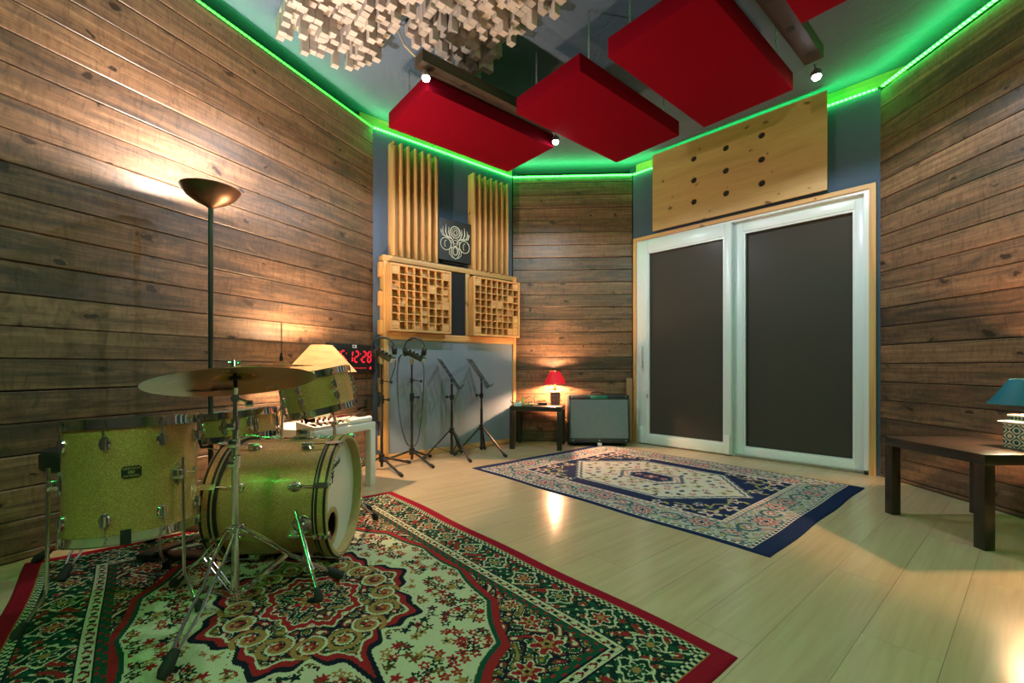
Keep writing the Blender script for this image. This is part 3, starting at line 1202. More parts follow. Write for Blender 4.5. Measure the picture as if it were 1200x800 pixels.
sur = thing('panel_surround', 'pale pine framework round the grey panel on the dark felt wall', 'frame', WB.M)
bb(0.062, 0.110, 0.004, 0.10, 0.0, 1.835, c=0.002).build('post', M_PINE_Z, sur)
bb(1.598, 1.642, 0.004, 0.10, 0.0, 1.835, c=0.002).build('post', M_PINE_Z, sur)
bb(0.958, 1.005, 0.05, 0.10, 1.19, 1.835, c=0.002).build('post', M_PINE_Z, sur)
bb(0.055, 1.645, 0.004, 0.105, 1.835, 1.885, c=0.002).build('shelf_rail', M_PINE, sur)
bb(0.110, 1.598, 0.004, 0.10, 1.118, 1.185, c=0.002).build('middle_rail', M_PINE, sur)
bb(0.110, 1.598, 0.004, 0.10, 0.0, 0.055, c=0.002).build('bottom_rail', M_PINE, sur)
bb(0.112, 1.596, 0.06, 0.085, 0.057, 1.116).build('grey_panel', M_GRYPAN, sur, smooth=False)
bb(0.72, 0.955, 0.05, 0.085, 1.19, 1.83).build('charcoal_panel', M_CHAR, sur, smooth=False)
for k in range(7):
    z = 0.10 + k * 0.265
    bb(0.030, 0.0615, 0.03, 0.085, z, z + 0.13, c=0.002).build('spacer_block', M_PINE_Z, sur)


def grid_diffuser(s0, s1, z0, z1, label, seed):
    rnd = random.Random(seed)
    o0, o1 = 0.108, 0.205
    t = thing('grid_diffuser', label, 'diffuser', WB.M @ Matrix.Translation((-(s0 + s1) / 2, 0, z0)), 'square-celled pine diffusers')
    hw, hh = (s1 - s0) / 2, z1 - z0
    th = 0.018
    N = 8
    for x in (-hw, hw - th):
        MB().box(x, x + th, o0, o1, 0, hh).build('frame_side', M_PINE_Z, t, smooth=False)
    for z in (0, hh - th):
        MB().box(-hw + th, hw - th, o0, o1, z, z + th).build('frame_side', M_PINE, t, smooth=False)
    cw, ch = (2 * hw - 2 * th) / N, (hh - 2 * th) / N
    sl = 0.007
    for k in range(1, N):
        x = -hw + th + k * cw
        MB().box(x - sl / 2, x + sl / 2, o0, o1 - 0.004, th, hh - th).build('slat', M_PINE_Z, t, smooth=False)
        z = th + k * ch
        MB().box(-hw + th, hw - th, o0, o1 - 0.005, z - sl / 2, z + sl / 2).build('slat', M_PINE, t, smooth=False)
    meshes = {}
    for i in range(N):
        for j in range(N):
            corner = (i, j) in ((0, 0), (7, 7), (7, 0), (0, 7))
            q = 6 if corner else rnd.choice((0, 0, 0, 1, 1, 1, 2, 2, 2, 3, 3, 4, 5, 6))
            if q not in meshes:
                d = [0.008, 0.018, 0.03, 0.042, 0.055, 0.070, 0.090][q]
                meshes[q] = MB().box(-cw / 2 + sl / 2, cw / 2 - sl / 2, o0, o0 + d, -ch / 2 + sl / 2, ch / 2 - sl / 2).mesh('well_block', M_PINE, smooth=False)
            link('well_block', meshes[q], t, Matrix.Translation((-hw + th + (i + .5) * cw, 0, th + (j + .5) * ch)))


grid_diffuser(0.075, 0.715, 1.188, 1.80, 'square-celled pine diffuser at the clock end of the pine framework', 1)
grid_diffuser(0.985, 1.605, 1.188, 1.80, 'square-celled pine diffuser at the red lamp end of the pine framework', 2)


def slat_diffuser(s0, s1, z1, label):
    z0 = 1.888
    t = thing('slat_diffuser', label, 'diffuser', WB.M @ Matrix.Translation((-(s0 + s1) / 2, 0, z0)), 'upright slat diffusers above the shelf')
    hw, hh = (s1 - s0) / 2, z1 - z0
    o0, o1 = 0.004, 0.118
    n = 6
    depth = [0.008, 0.05, 0.025, 0.008, 0.025, 0.05]
    pw = (2 * hw - 0.02) / n
    for k in range(n + 1):
        x = -hw + k * pw
        MB().box(x, x + 0.02, o0, o1, 0, hh, c=0.0015).build('slat', M_PINE_Z, t)
    for k in range(n):
        x = -hw + k * pw + 0.02
        MB().box(x, x + pw - 0.02, o0, o0 + depth[k], 0, hh).build('well_board', M_PINE_Z, t, smooth=False)
    return t


slat_diffuser(0.144, 0.614, 2.945, 'taller upright pine slat diffuser standing nearer the clock')
slat_diffuser(1.045, 1.516, 2.908, 'upright pine slat diffuser standing nearer the rear plank wall')

pic = thing('picture', 'square black picture with pale antlered line emblem between the slat diffusers', 'picture', WB.M)
bb(0.648, 1.035, 0.045, 0.075, 1.945, 2.36).build('board', M_BLACK, pic, smooth=False)
bb(0.700, 0.98, 0.004, 0.045, 1.925, 1.945).build('rest', M_VOID, pic, smooth=False)
em = MB()
EC = (0.842, 2.155)


def epts(pts):
    return [(-(EC[0] + x), 0.0765, EC[1] + y) for x, y in pts]


def ecirc(cx, cy, r, ry=None, a0=0, a1=360, n=24):
    ry = ry or r
    return epts([(cx + r * math.cos(math.radians(a0 + (a1 - a0) * i / n)), cy + ry * math.sin(math.radians(a0 + (a1 - a0) * i / n))) for i in range(n + 1)])


R_ = 0.0028
em.tube(ecirc(0, 0.09, 0.058), 0.005, 5)
em.tube(ecirc(0, 0.09, 0.038), R_, 5)
em.tube(ecirc(0, 0.085, 0.018, 0.024), R_, 5)
for q in (-1, 1):
    em.tube(ecirc(q * 0.112, -0.045, 0.062), 0.004, 5)
    em.tube(ecirc(q * 0.112, -0.045, 0.015, 0.035, 60, 250), R_, 5)
    for dx, top in ((0.075, 0.135), (0.11, 0.155), (0.145, 0.13), (0.165, 0.10)):
        em.tube(epts([(q * 0.045, 0.015), (q * (dx - 0.01), 0.04), (q * (dx + 0.005), 0.08), (q * dx, top)]), [R_, 0.005, 0.006, 0.001], 5)
    em.tube(epts([(q * 0.05, 0.03), (q * 0.03, -0.01), (q * 0.02, -0.045), (0, -0.06)]), R_, 5)
    em.tube(epts([(q * 0.02, 0.025), (q * 0.055, -0.01), (q * 0.035, -0.03)]), R_, 5)
    em.tube(epts([(0, -0.05), (q * 0.04, -0.075), (q * 0.05, -0.12), (q * 0.03, -0.165), (0, -0.185)]), 0.004, 5)
    em.tube(epts([(q * 0.03, -0.065), (q * 0.07, -0.09), (q * 0.07, -0.14), (q * 0.03, -0.18)]), R_, 5)
em.tube(ecirc(0, -0.105, 0.027, 0.04), 0.004, 5)
em.tube(ecirc(0, -0.01, 0.022, 0.02), R_, 5)
em.build('line_emblem', M_WHITEINK, pic)

# ------------------------------------------------------------------ plywood absorber over the door
WD = W_DOOR
plyT = thing('plywood_panel', 'knotty plywood sheet with nine dark round holes mounted over the sliding door', 'panel', WD.M)
s0, s1, z0, z1, o0, o1 = 0.283, 1.850, 2.336, 3.160, 0.062, 0.080
holes = [(0.733, 2.970), (1.044, 2.968), (1.357, 2.971), (0.735, 2.752), (1.044, 2.749), (1.357, 2.752), (0.736, 2.533), (1.047, 2.531), (1.359, 2.534)]


def sheet_with_holes(xs, zs, cells, y0, y1):
    """rectangular sheet split by xs, zs; cells maps (i, j) to (cx, cz, rx, rz) of the hole bored in that cell"""
    m = MB()
    n = 20
    for i in range(len(xs) - 1):
        for j in range(len(zs) - 1):
            a, b, c, d = xs[i], xs[i + 1], zs[j], zs[j + 1]
            if (i, j) not in cells:
                for y in (y0, y1):
                    m.add([(a, y, c), (b, y, c), (b, y, d), (a, y, d)], [(0, 1, 2, 3) if y == y0 else (3, 2, 1, 0)])
                continue
            cx, cz, rx, rz = cells[(i, j)]
            inner, outer = [], []
            for k in range(n):
                g = 2 * PI * (k + 0.5) / n
                ux, uz = math.cos(g), math.sin(g)
                inner.append((cx + rx * ux, cz + rz * uz))
                tx = ((b - cx) if ux > 0 else (cx - a)) / max(abs(ux), 1e-9)
                tz = ((d - cz) if uz > 0 else (cz - c)) / max(abs(uz), 1e-9)
                q = min(tx, tz)
                outer.append((cx + q * ux, cz + q * uz))
            for k, (px, pz) in enumerate(outer):      # put the four corners in
                pass
            vs = [(x, y0, z) for x, z in inner] + [(x, y0, z) for x, z in outer] + [(x, y1, z) for x, z in inner] + [(x, y1, z) for x, z in outer]
            fs = []
            for k in range(n):
                k2 = (k + 1) % n
                fs.append((k, k2, n + k2, n + k))
                fs.append((2 * n + k, 3 * n + k, 3 * n + k2, 2 * n + k2))
                fs.append((k, 2 * n + k, 2 * n + k2, k2))
                # corner fill where neighbouring rim points sit on different sides
                p, q = outer[k], outer[k2]
                if abs(p[0] - q[0]) > 1e-9 and abs(p[1] - q[1]) > 1e-9:
                    cxx = b if max(p[0], q[0]) > cx and abs(max(p[0], q[0]) - b) < 1e-6 else a
                    czz = d if max(p[1], q[1]) > cz and abs(max(p[1], q[1]) - d) < 1e-6 else c
                    o = len(vs)
                    vs += [(cxx, y0, czz), (cxx, y1, czz)]
                    fs.append((n + k, n + k2, o))
                    fs.append((3 * n + k2, 3 * n + k, o + 1))
            m.add(vs, fs)
    a, b, c, d = xs[0], xs[-1], zs[0], zs[-1]
    m.add([(a, y0, c), (b, y0, c), (b, y0, d), (a, y0, d), (a, y1, c), (b, y1, c), (b, y1, d), (a, y1, d)],
          [(0, 4, 5, 1), (1, 5, 6, 2), (2, 6, 7, 3), (3, 7, 4, 0)])
    return m


xs = [-s1, -1.50, -1.20, -0.89, -0.60, -s0]
zs = [z0, 2.64, 2.86, z1]
cells = {}
for hs, hz in holes:
    i = max(k for k in range(len(xs) - 1) if xs[k] < -hs)
    j = max(k for k in range(len(zs) - 1) if zs[k] < hz)
    cells[(i, j)] = (-hs, hz, 0.029, 0.029)
sheet_with_holes(xs, zs, cells, o0, o1).build('sheet', M_PLY, plyT, smooth=False, fix=False)
bx = MB()
bx.box(-s1 + 0.03, -s0 - 0.03, 0.036, 0.060, z0 + 0.03, z1 - 0.03)
bx.build('backing', M_VOID, plyT, smooth=False)  # dark sheet added close behind to block strip light and keep the holes dark
for q in (s0 + 0.05, s1 - 0.08):
    MB().box(-q - 0.03, -q, 0.003, 0.0355, z0 + 0.04, ZL - 0.02).build('batten', M_VOID, plyT, smooth=False)

# ------------------------------------------------------------------ ceiling: skyline diffusers, red panels, beams, spots
LANG = math.atan2(0.645, 0.764)
LX, SX = Vector((math.cos(LANG), math.sin(LANG), 0)), Vector((-math.sin(LANG), math.cos(LANG), 0))


def skyline(a0, s0, label, seed, N=12, pitch=0.051):
    rnd = random.Random(seed)
    base = LX * a0 + SX * s0
    t = thing('skyline_diffuser', label, 'diffuser', rotz(LANG, (base.x, base.y, ZC - 0.001)), 'wooden block diffusers on the ceiling')
    MB().box(0.01, N * pitch - 0.01, 0.01, N * pitch - 0.01, -0.012, 0).build('backing_board', M_BLOCK, t, smooth=False)
    depths = [0.03, 0.06, 0.09, 0.115, 0.145, 0.175]
    ms = [MB().box(-0.0235, 0.0235, -0.0235, 0.0235, -d, -0.0125).mesh('block', M_BLOCK, smooth=False) for d in depths]
    for i in range(N):
        for j in range(N):
            k = rnd.choice((0, 0, 0, 1, 2, 2, 3, 3, 4, 4, 5))
            p = base + LX * ((i + .5) * pitch) + SX * ((j + .5) * pitch)
            if p.y < 0.5 or 430 - 515 * 2.1 / p.y < -120:
                continue
            link('block', ms[k], t, Matrix.Translation(((i + .5) * pitch, (j + .5) * pitch, 0)))


skyline(0.685, 2.655, 'skyline diffuser of pale wooden blocks nearest the plank wall with the floor lamp', 21)
skyline(0.685, 2.035, 'skyline diffuser of pale wooden blocks overhead, cut by the upper picture edge', 22)
skyline(1.365, 2.14, 'skyline diffuser of pale wooden blocks nearest the red ceiling panels', 23)
skyline(1.365, 1.52, 'skyline diffuser of pale wooden blocks overhead beside the second red panel', 24)


def chain_mesh(z0, z1):
    m = MB()
    n = max(3, int((z1 - z0) / 0.022))
    st = (z1 - z0) / n
    for k in range(n):
        pts = [(0.006 * math.cos(a), 0, z0 + (k + .5) * st + 0.62 * st * math.sin(a)) for a in np.linspace(0, 2 * PI, 9)[:-1]]
        T = Matrix.Rotation(PI / 2 * (k % 2), 4, 'Z')
        m.tube(pts, 0.0022, 4, T, closed=True)
    return m.mesh('chain', M_STEEL)


CH = chain_mesh(2.83, ZC)
far = [((-0.040, 4.175), 'lowest red ceiling panel, nearest the slat diffusers'),
       ((0.948, 3.986), 'red ceiling panel hanging between the two ceiling spots with the plywood beyond'),
       ((1.487, 3.403), 'widest red ceiling panel, hanging over the navy-edged rug'),
       ((1.564, 2.376), 'red ceiling panel cut by the upper picture edge beyond the dark beam')]
for (fx, fy), lab in far:
    c = Vector((fx, fy, 0)) - LX * 0.60 - SX * 0.305
    t = thing('ceiling_panel', lab, 'acoustic panel', rotz(LANG, (c.x, c.y, 2.71)), 'red ceiling panels')
    MB().box(-0.60, 0.60, -0.305, 0.305, 0, 0.118, c=0.007).build('body', M_RED, t)
    for x in (-0.45, 0.45):
        for y in (-0.25, 0.25):
            link('chain', CH, t, Matrix.Translation((x, y, -2.71)))
            ey = MB().cyl(0.008, 0.116, 0.121, 8, Matrix.Translation((x, y, 0)))
            ey.build('eyelet', M_STEEL, t)


def beam(a0, a1, s, label, z=2.80, wd=0.105):
    p = LX * a0 + SX * s
    t = thing('ceiling_beam', label, 'beam', rotz(LANG, (p.x, p.y, z)))
    L = a1 - a0
    MB().box(0, L, -wd / 2, wd / 2, 0, 0.075, c=0.003).build('body', M_BEAM, t)
    hm = MB()
    k = 0.35
    while k < L:
        hm.cyl(0.022, -0.0015, 0.004, 14, Matrix.Translation((k, 0, 0)))
        k += 0.32
    hm.build('bore_dark', M_BLACK, t)  # flat black discs stand in for the shade inside the bores
    rm = MB()
    for k in (0.25, L - 0.25):
        rm.cyl(0.004, 0.07, ZC - z, 6, Matrix.Translation((k, 0, 0)))
    rm.build('hanger_rod', M_STEEL, t)
    return t


beam(1.36, 2.60, 2.54, 'dark timber beam with round bores between the block diffusers and the lowest red panel')
beam(0.9, 3.27, 0.895, 'dark timber beam between the two red panels at the upper picture edge')
cb = MB()
p0 = LX * 1.331 + SX * 2.80
p1 = LX * 1.40 + SX * 2.54
cb.tube([(p0.x, p0.y, 3.19), (p0.x * .7 + p1.x * .3, p0.y * .7 + p1.y * .3, 3.02), (p0.x * .3 + p1.x * .7, p0.y * .3 + p1.y * .7, 2.90), (p1.x, p1.y, 2.885)], 0.006, 8)
tag(cb.build('cable', M_CREAMCAB), 'cream cable looping from the block diffuser to the dark beam', 'cable')

M_BULB = emitter('spot bulb glow', (0.93, 0.97, 1.0), 60.0)


def spot(loc, label, top):
    t = thing('ceiling_spot', label, 'spotlight', loc, 'small ceiling spots')
    MB().tube([(0, 0, 0.03), (0.0, 0.01, 0.06), (0.0, 0.02, top - loc[2])], 0.005, 6).build('arm', M_STEEL, t)
    MB().lathe([(0.012, 0.055), (0.030, 0.035), (0.032, 0.005), (0.029, 0.005), (0.026, 0.03), (0.0, 0.04)], 18).build('housing', M_STEEL, t)
    MB().sph((0, 0, 0.002), 0.024, 14, sz=0.8).build('bulb', M_BULB, t)
    lamp('spot_light', 'SPOT', (loc[0], loc[1], loc[2] - 0.025), W_SPOT, COOL, 0.014, spot_size=math.radians(168), spot_blend=0.25)


spot((-0.56, 2.86, 2.735), 'bright ceiling spot at the corner of the lowest red panel by the block diffuser', 2.80)
spot((0.36, 3.63, 2.715), 'bright ceiling spot between the two red panels nearest the rear corner', 2.80)
spot((1.94, 2.80, 2.705), 'bright ceiling spot at the end of the dark beam above the plywood', 2.80)

# ------------------------------------------------------------------ low tables
def low_table(name, label, M, sx, sy, mat, h=0.45):
    t = thing(name, label, 'table', M)
    MB().box(-sx / 2, sx / 2, -sy / 2, sy / 2, h - 0.05, h, c=0.0015).build('table_top', mat, t)
    for x in (-sx / 2, sx / 2 - 0.05):
        for y in (-sy / 2, sy / 2 - 0.05):
            MB().box(x, x + 0.05, y, y + 0.05, 0, h - 0.05, c=0.001).build('leg', mat, t)
    return t


low_table('side_table', 'black brown low side table before the rear plank wall, carrying red lamp and pedals', rotz(math.radians(-11), (0.288, 4.795, 0)), 0.545, 0.48, M_TABLE)
low_table('side_table', 'black brown low side table with the teal lamp on it', rotz(0, (2.485, 2.33, 0)), 0.55, 0.55, M_TABLE)
wl = math.radians(-23.5)
TWL = rotz(math.atan2(515, 224), (-1.359, 3.068, 0))
low_table('side_table', 'white low side table behind the bass drum under the pale shaded lamp', TWL, 0.55, 0.55, M_WTABLE, 0.462)


# ------------------------------------------------------------------ table lamps
M_RSHADE = shade_mat('red lampshade', (0.58, 0.010, 0.045), 0.09)
M_TSHADE = shade_mat('teal lampshade', (0.0, 0.115, 0.185), 0.10, 0.6)
M_WSHADE = shade_mat('pale streaked lampshade', (0.86, 0.70, 0.52), 0.75, 0.7, streak=True)
M_RBASE = tile_ceramic('maroon lattice print', (0.085, 0.016, 0.012), (0.30, 0.20, 0.18), 62.0)
M_TBASE = tile_ceramic('teal lattice print', (0.012, 0.085, 0.09), (0.60, 0.50, 0.36), 52.0)
M_TERRA = plain('terracotta rim', (0.42, 0.12, 0.05), 0.4)
M_BULBW = emitter('warm bulb glow', (1.0, 0.62, 0.28), 22.0)


def shade(r0, z0, r1, z1, n=40):
    """open thin cone with an inner skin"""
    th = 0.0015
    return MB().lathe([(r0, z0), (r1, z1), (r1 - th, z1), (r0 - th, z0)], n, None, closed=True)


def table_lamp(label, loc, bw, bh, r0, z0, r1, z1, msh, mbase, mlip, power, red):
    t = thing('table_lamp', label, 'lamp', rotz(0.0 if not red else 0.05, loc))
    MB().box(-bw / 2, bw / 2, -bw / 2, bw / 2, 0, bh, c=0.002).build('base', mbase, t)
    lp = MB()
    k = bw / 2
    lp.add([(x * q, y * q, z) for q, z in ((k, bh - 0.004), (k + 0.014, bh + 0.008), (k * 0.72, bh + 0.018)) for x, y in ((-1, -1), (1, -1), (1, 1), (-1, 1))],
           [(0, 3, 2, 1)] + [(a + b, a + (b + 1) % 4, a + 4 + (b + 1) % 4, a + 4 + b) for a in (0, 4) for b in range(4)] + [(8, 9, 10, 11)])
    lp.build('rim', mlip, t, smooth=False)
    nk = MB()
    if red:
        nk.cyl(0.012, bh + 0.016, z0 + 0.03, 14)
        nk.build('neck', M_GOLD, t)
        MB().box(-0.028, 0.028, -0.010, 0.010, bh + 0.030, bh + 0.048, c=0.002).build('name_tag', M_TERRA, t)
    else:
        nk.box(-k * .68, k * .68, -k * .68, k * .68, bh + 0.016, bh + 0.034, c=0.002)
        nk.build('neck_band', M_TBASE, t)
        kk = k * 0.86
        cap = MB().box(-kk, kk, -kk, kk, bh + 0.034, bh + 0.045, c=0.003)
        cap.build('cap', mlip, t)
        MB().cyl(0.012, bh + 0.044, z0 + 0.03, 14).build('neck', M_GOLD, t)
    sh = shade(r0, z0, r1, z1).build('lamp_shade', msh, t)
    ring = MB().torus(r1 - 0.003, 0.002, 24, 6, Matrix.Translation((0, 0, z1 - 0.004)))
    for a in (0, 2 * PI / 3, 4 * PI / 3):
        ring.tube([(0, 0, z1 - 0.004), ((r1 - .003) * math.cos(a), (r1 - .003) * math.sin(a), z1 - 0.004)], 0.0015, 5)
    ring.cyl(0.006, z1 - 0.012, z1 + 0.008, 10)
    ring.build('shade_ring', M_GOLD, t)
    zb = (z0 + z1) / 2 + (0.022 if red else -0.005)
    MB().sph((0, 0, zb), 0.022, 12).build('bulb', M_BULBW, t)
    for dz in ((-0.045, 0.012) if red else (0.005,)):      # a tall bulb
        lamp('table_lamp_light', 'POINT', (loc[0], loc[1], loc[2] + zb + dz), power * (0.5 if red else 1.0), WARM, 0.024)
    return t


table_lamp('small table lamp with a glowing red cone shade and maroon patterned base', (0.475, 4.86, 0.4505), 0.098, 0.130, 0.125, 0.228, 0.054, 0.362, M_RSHADE, M_RBASE, M_TERRA, W_RED, True)
table_lamp('table lamp with a teal cone shade on a white capped patterned base', (2.585, 2.20, 0.4505), 0.120, 0.125, 0.143, 0.222, 0.064, 0.348, M_TSHADE, M_TBASE, M_LIP, W_TEAL, False)

# pale lamp behind the tom
pl = thing('table_lamp', 'table lamp with wide pale streaked shade rising behind the tilted rack tom', 'lamp', (-1.342, 3.10, 0.4625))
MB().lathe([(0.075, 0), (0.078, 0.012), (0.05, 0.03), (0.062, 0.10), (0.068, 0.17), (0.045, 0.25), (0.018, 0.29), (0.012, 0.36)], 28).build('base', M_LIP, pl)
shade(0.235, 0.362, 0.071, 0.553, 48).build('lamp_shade', M_WSHADE, pl)
rg = MB().torus(0.066, 0.002, 24, 6, Matrix.Translation((0, 0, 0.538)))
for a in (0, 2 * PI / 3, 4 * PI / 3):
    rg.tube([(0, 0, 0.538), (0.066 * math.cos(a), 0.066 * math.sin(a), 0.538)], 0.0015, 5)
rg.tube([(0, 0, 0.36), (0, 0, 0.54)], 0.004, 6)
rg.build('shade_ring', M_GOLD, pl)
MB().sph((0, 0, 0.500), 0.026, 12).build('bulb', M_BULBW, pl)
lamp('table_lamp_light', 'POINT', (-1.342, 3.10, 0.4625 + 0.520), W_WHITE, (1.0, 0.66, 0.38), 0.03)

# uplighter
TX, TY = -1.645, 2.40
ft = thing('floor_lamp', 'tall bronze uplighter floor lamp shining on the plank wall behind the drums', 'lamp', (TX, TY, 0))
MB().lathe([(0.125, 0), (0.125, 0.012), (0.11, 0.022), (0.02, 0.030)], 36).build('base', M_BRONZE, ft)
MB().cyl(0.0125, 0.028, 1.735, 14).build('pole', M_STAND, ft)
MB().lathe([(0.0125, 1.725), (0.03, 1.738), (0.075, 1.760), (0.115, 1.79), (0.140, 1.828), (0.142, 1.832), (0.138, 1.832), (0.112, 1.797), (0.07, 1.768), (0.0, 1.752)], 44).build('bowl', M_BRONZE, ft)
MB().sph((0, 0, 1.80), 0.02, 12).build('bulb', M_BULBW, ft)
lamp('floor_lamp_light', 'POINT', (TX, TY, 1.825), W_TORCH, (1.0, 0.88, 0.76), 0.03)

# ------------------------------------------------------------------ guitar amplifier
amp = thing('guitar_amplifier', 'black guitar amplifier with silver grille leaning back against the rear plank wall', 'amplifier', rotz(math.radians(-3), (0.946, 4.745, 0.018)) @ Matrix.Rotation(math.radians(-6), 4, 'X'))
AW, AH = 0.665, 0.545
shell = MB()
shell.box(-AW / 2, AW / 2, 0.012, 0.215, 0.02, AH, c=0.012)
shell.build('cabinet', M_TOLEX, amp)
fb = MB()
for a in ((-AW / 2 + 0.005, AW / 2 - 0.005, AH - 0.052, AH - 0.006), (-AW / 2 + 0.005, AW / 2 - 0.005, 0.026, 0.074), (-AW / 2 + 0.005, -AW / 2 + 0.024, 0.074, AH - 0.052), (AW / 2 - 0.024, AW / 2 - 0.005, 0.074, AH - 0.052)):
    fb.box(a[0], a[1], 0.0, 0.0125, a[2], a[3], c=0.003)
fb.build('face_frame', M_TOLEX, amp)
MB().box(-AW / 2 + 0.023, AW / 2 - 0.023, 0.004, 0.012, 0.073, AH - 0.051).build('grille_cloth', M_GRILLE, amp, smooth=False)
np_ = MB().box(-0.088, 0.088, -0.003, 0.001, AH - 0.044, AH - 0.013, c=0.001).build('name_plate', M_GREENPLATE, amp)
FM = frame((0, -0.0035, AH - 0.0285), (0, -1, 0), (1, 0, 0))
MB().text('MESA/BOOGIE', 0.026, FM, 0.0006).build('lettering', M_INK, np_, smooth=False)
hm = MB().tube([(-0.075, 0.10, AH), (-0.062, 0.10, AH + 0.026), (0.0, 0.10, AH + 0.036), (0.062, 0.10, AH + 0.026), (0.075, 0.10, AH)], [0.006, 0.008, 0.010, 0.008, 0.006], 8)
hm.build('handle', M_BLACK, amp)
sc = MB()
for x, z in ((-AW / 2 + 0.04, AH - 0.028), (AW / 2 - 0.04, AH - 0.028), (-AW / 2 + 0.05, 0.05), (AW / 2 - 0.05, 0.05), (0.0, 0.05)):
    sc.cyl(0.007, -0.004, 0.002, 10, frame((x, 0, z), (0, 1, 0), (1, 0, 0)))
sc.build('screw', M_STEEL, amp)
for x in (-AW / 2 + 0.06, AW / 2 - 0.06):
    for y in (0.05, 0.18):
        MB().cyl(0.018, -0.012 if y < 0.1 else -0.012, 0.022, 14, Matrix.Translation((x, y, 0))).build('foot', M_RUBBER, amp)
cl = MB().box(-0.022, 0.022, -0.026, 0.002, -0.008, 0.024, c=0.004)
cl.build('clip', M_SILVER, amp)

# board between amplifier and door
lb = frame((1.328, 4.965, 0), (0.0, 0.02, 1), (1, -0.05, 0))
tag(MB().box(-0.034, 0.034, -0.012, 0.012, 0.0, 0.735, c=0.001).build('leaning_board', M_LEAN, None, lb), 'narrow reddish board standing upright between the amplifier and the door casing', 'board')


# ------------------------------------------------------------------ effects pedals on the dark table
def pedal(label, loc, rz, sx, sy, h, mat, knobs, km, extra=None):
    t = thing('effects_pedal', label, 'pedal', rotz(rz, loc))
    m = MB()
    m.add([(x * sx / 2, y * sy / 2, z) for x, y, z in ((-1, -1, 0), (1, -1, 0), (1, 1, 0), (-1, 1, 0), (-1, -1, h * .7), (1, -1, h * .7), (1, 1, h), (-1, 1, h))],
          [(0, 3, 2, 1), (4, 5, 6, 7), (0, 1, 5, 4), (1, 2, 6, 5), (2, 3, 7, 6), (3, 0, 4, 7)])
    m.build('case', mat, t, smooth=False)
    for k in range(knobs):
        x = (-0.5 + (k + .5) / knobs) * sx * 0.85
        MB().cyl(0.008, h * .9, h + 0.016, 12, Matrix.Translation((x, sy * .28, 0)), 0.0065).build('knob', km, t)
    MB().cyl(0.007, h * .70, h * .82 + 0.012, 10, Matrix.Translation((0, -sy * .28, 0))).build('foot_switch', M_CHROME, t)
    if extra:
        extra(t)
    return t


def cyanx(t):
    m = MB().tube([(-0.035, 0.02, 0.03), (-0.07, 0.02, 0.035), (-0.075, 0.03, 0.06)], 0.006, 6)
    m.build('plug', M_BLACK, t)


def greenx(t):
    m = MB().tube([(-0.052, 0.0, 0.025), (-0.066, 0.0, 0.028), (-0.066, 0.0, 0.062), (-0.05, 0.02, 0.075)], 0.0085, 8)
    m.build('green_plug', M_GREENCAB, t)
    m = MB().tube([(-0.05, 0.02, 0.075), (-0.01, 0.05, 0.085), (0.03, 0.05, 0.105), (0.06, 0.06, 0.06), (0.075, 0.07, 0.006)], 0.005, 6)
    m.build('patch_cable', M_CAB, t)


def goldx(t):
    m = MB().tube([(-0.06, -0.01, 0.02), (-0.085, -0.015, 0.015), (-0.08, -0.04, 0.02), (-0.04, -0.05, 0.01)], 0.005, 6)
    m.build('patch_cable', M_CREAMCAB, t)


pedal('pale cyan effects pedal nearest the table corner by the felt wall', (0.062, 4.645, 0.4505), 0.05, 0.066, 0.09, 0.042, M_CYANBOX, 2, M_BLACK, cyanx)
pedal('olive effects pedal with a bright green plug, in the middle of the three pedals', (0.178, 4.650, 0.4505), 0.0, 0.095, 0.09, 0.032, M_OLIVEBOX, 3, M_BLACK, greenx)
pedal('black effects pedal with a row of gold knobs, beside the red lamp', (0.318, 4.755, 0.4505), -0.05, 0.115, 0.085, 0.038, M_BLACK, 5, M_GOLD, goldx)

# ------------------------------------------------------------------ digital clock on the plank wall
ck = thing('wall_clock', 'black digital wall clock with red figures near the felt wall corner', 'clock', W_LEFT.M @ Matrix.Translation((-(W_LEFT.L - 0.290), 0, 0.93)))
CW = 0.268
MB().box(-CW, CW, 0.002, 0.045, -0.125, 0.125, c=0.003).build('case', M_BLACK, ck)
M_SEG = emitter('red clock figures', (1.0, 0.006, 0.03), 2.2)
SEG = {'0': 'abcdef', '1': 'bc', '2': 'abged', '3': 'abgcd', '4': 'fgbc', '5': 'afgcd', '6': 'afgedc', '7': 'abc', '8': 'abcdefg', '9': 'abcdfg'}
dg = MB()


def digit(ch, x, z, w_=0.040, h_=0.092):
    k = 0.0115
    sl = 0.10
    for q in SEG[ch]:
        hz = {'a': h_ / 2, 'g': 0, 'd': -h_ / 2}
        if q in hz:
            zc = hz[q]
            pts = [(-w_ / 2 + k * .7, zc - k / 2), (w_ / 2 - k * .7, zc - k / 2), (w_ / 2 - k * .7, zc + k / 2), (-w_ / 2 + k * .7, zc + k / 2)]
        else:
            xs_ = w_ / 2 if q in 'bc' else -w_ / 2
            z0_, z1_ = (k * .6, h_ / 2 - k * .4) if q in 'bf' else (-h_ / 2 + k * .4, -k * .6)
            pts = [(xs_ - k / 2, z0_), (xs_ + k / 2, z0_), (xs_ + k / 2, z1_), (xs_ - k / 2, z1_)]
        P = [(-(x + a + sl * b_), z + b_) for a, b_ in pts]
        vs = [(a, 0.0452, b_) for a, b_ in P] + [(a, 0.0462, b_) for a, b_ in P]
        dg.add(vs, [(0, 1, 2, 3), (4, 5, 6, 7), (0, 1, 5, 4), (1, 2, 6, 5), (2, 3, 7, 6), (3, 0, 4, 7)])


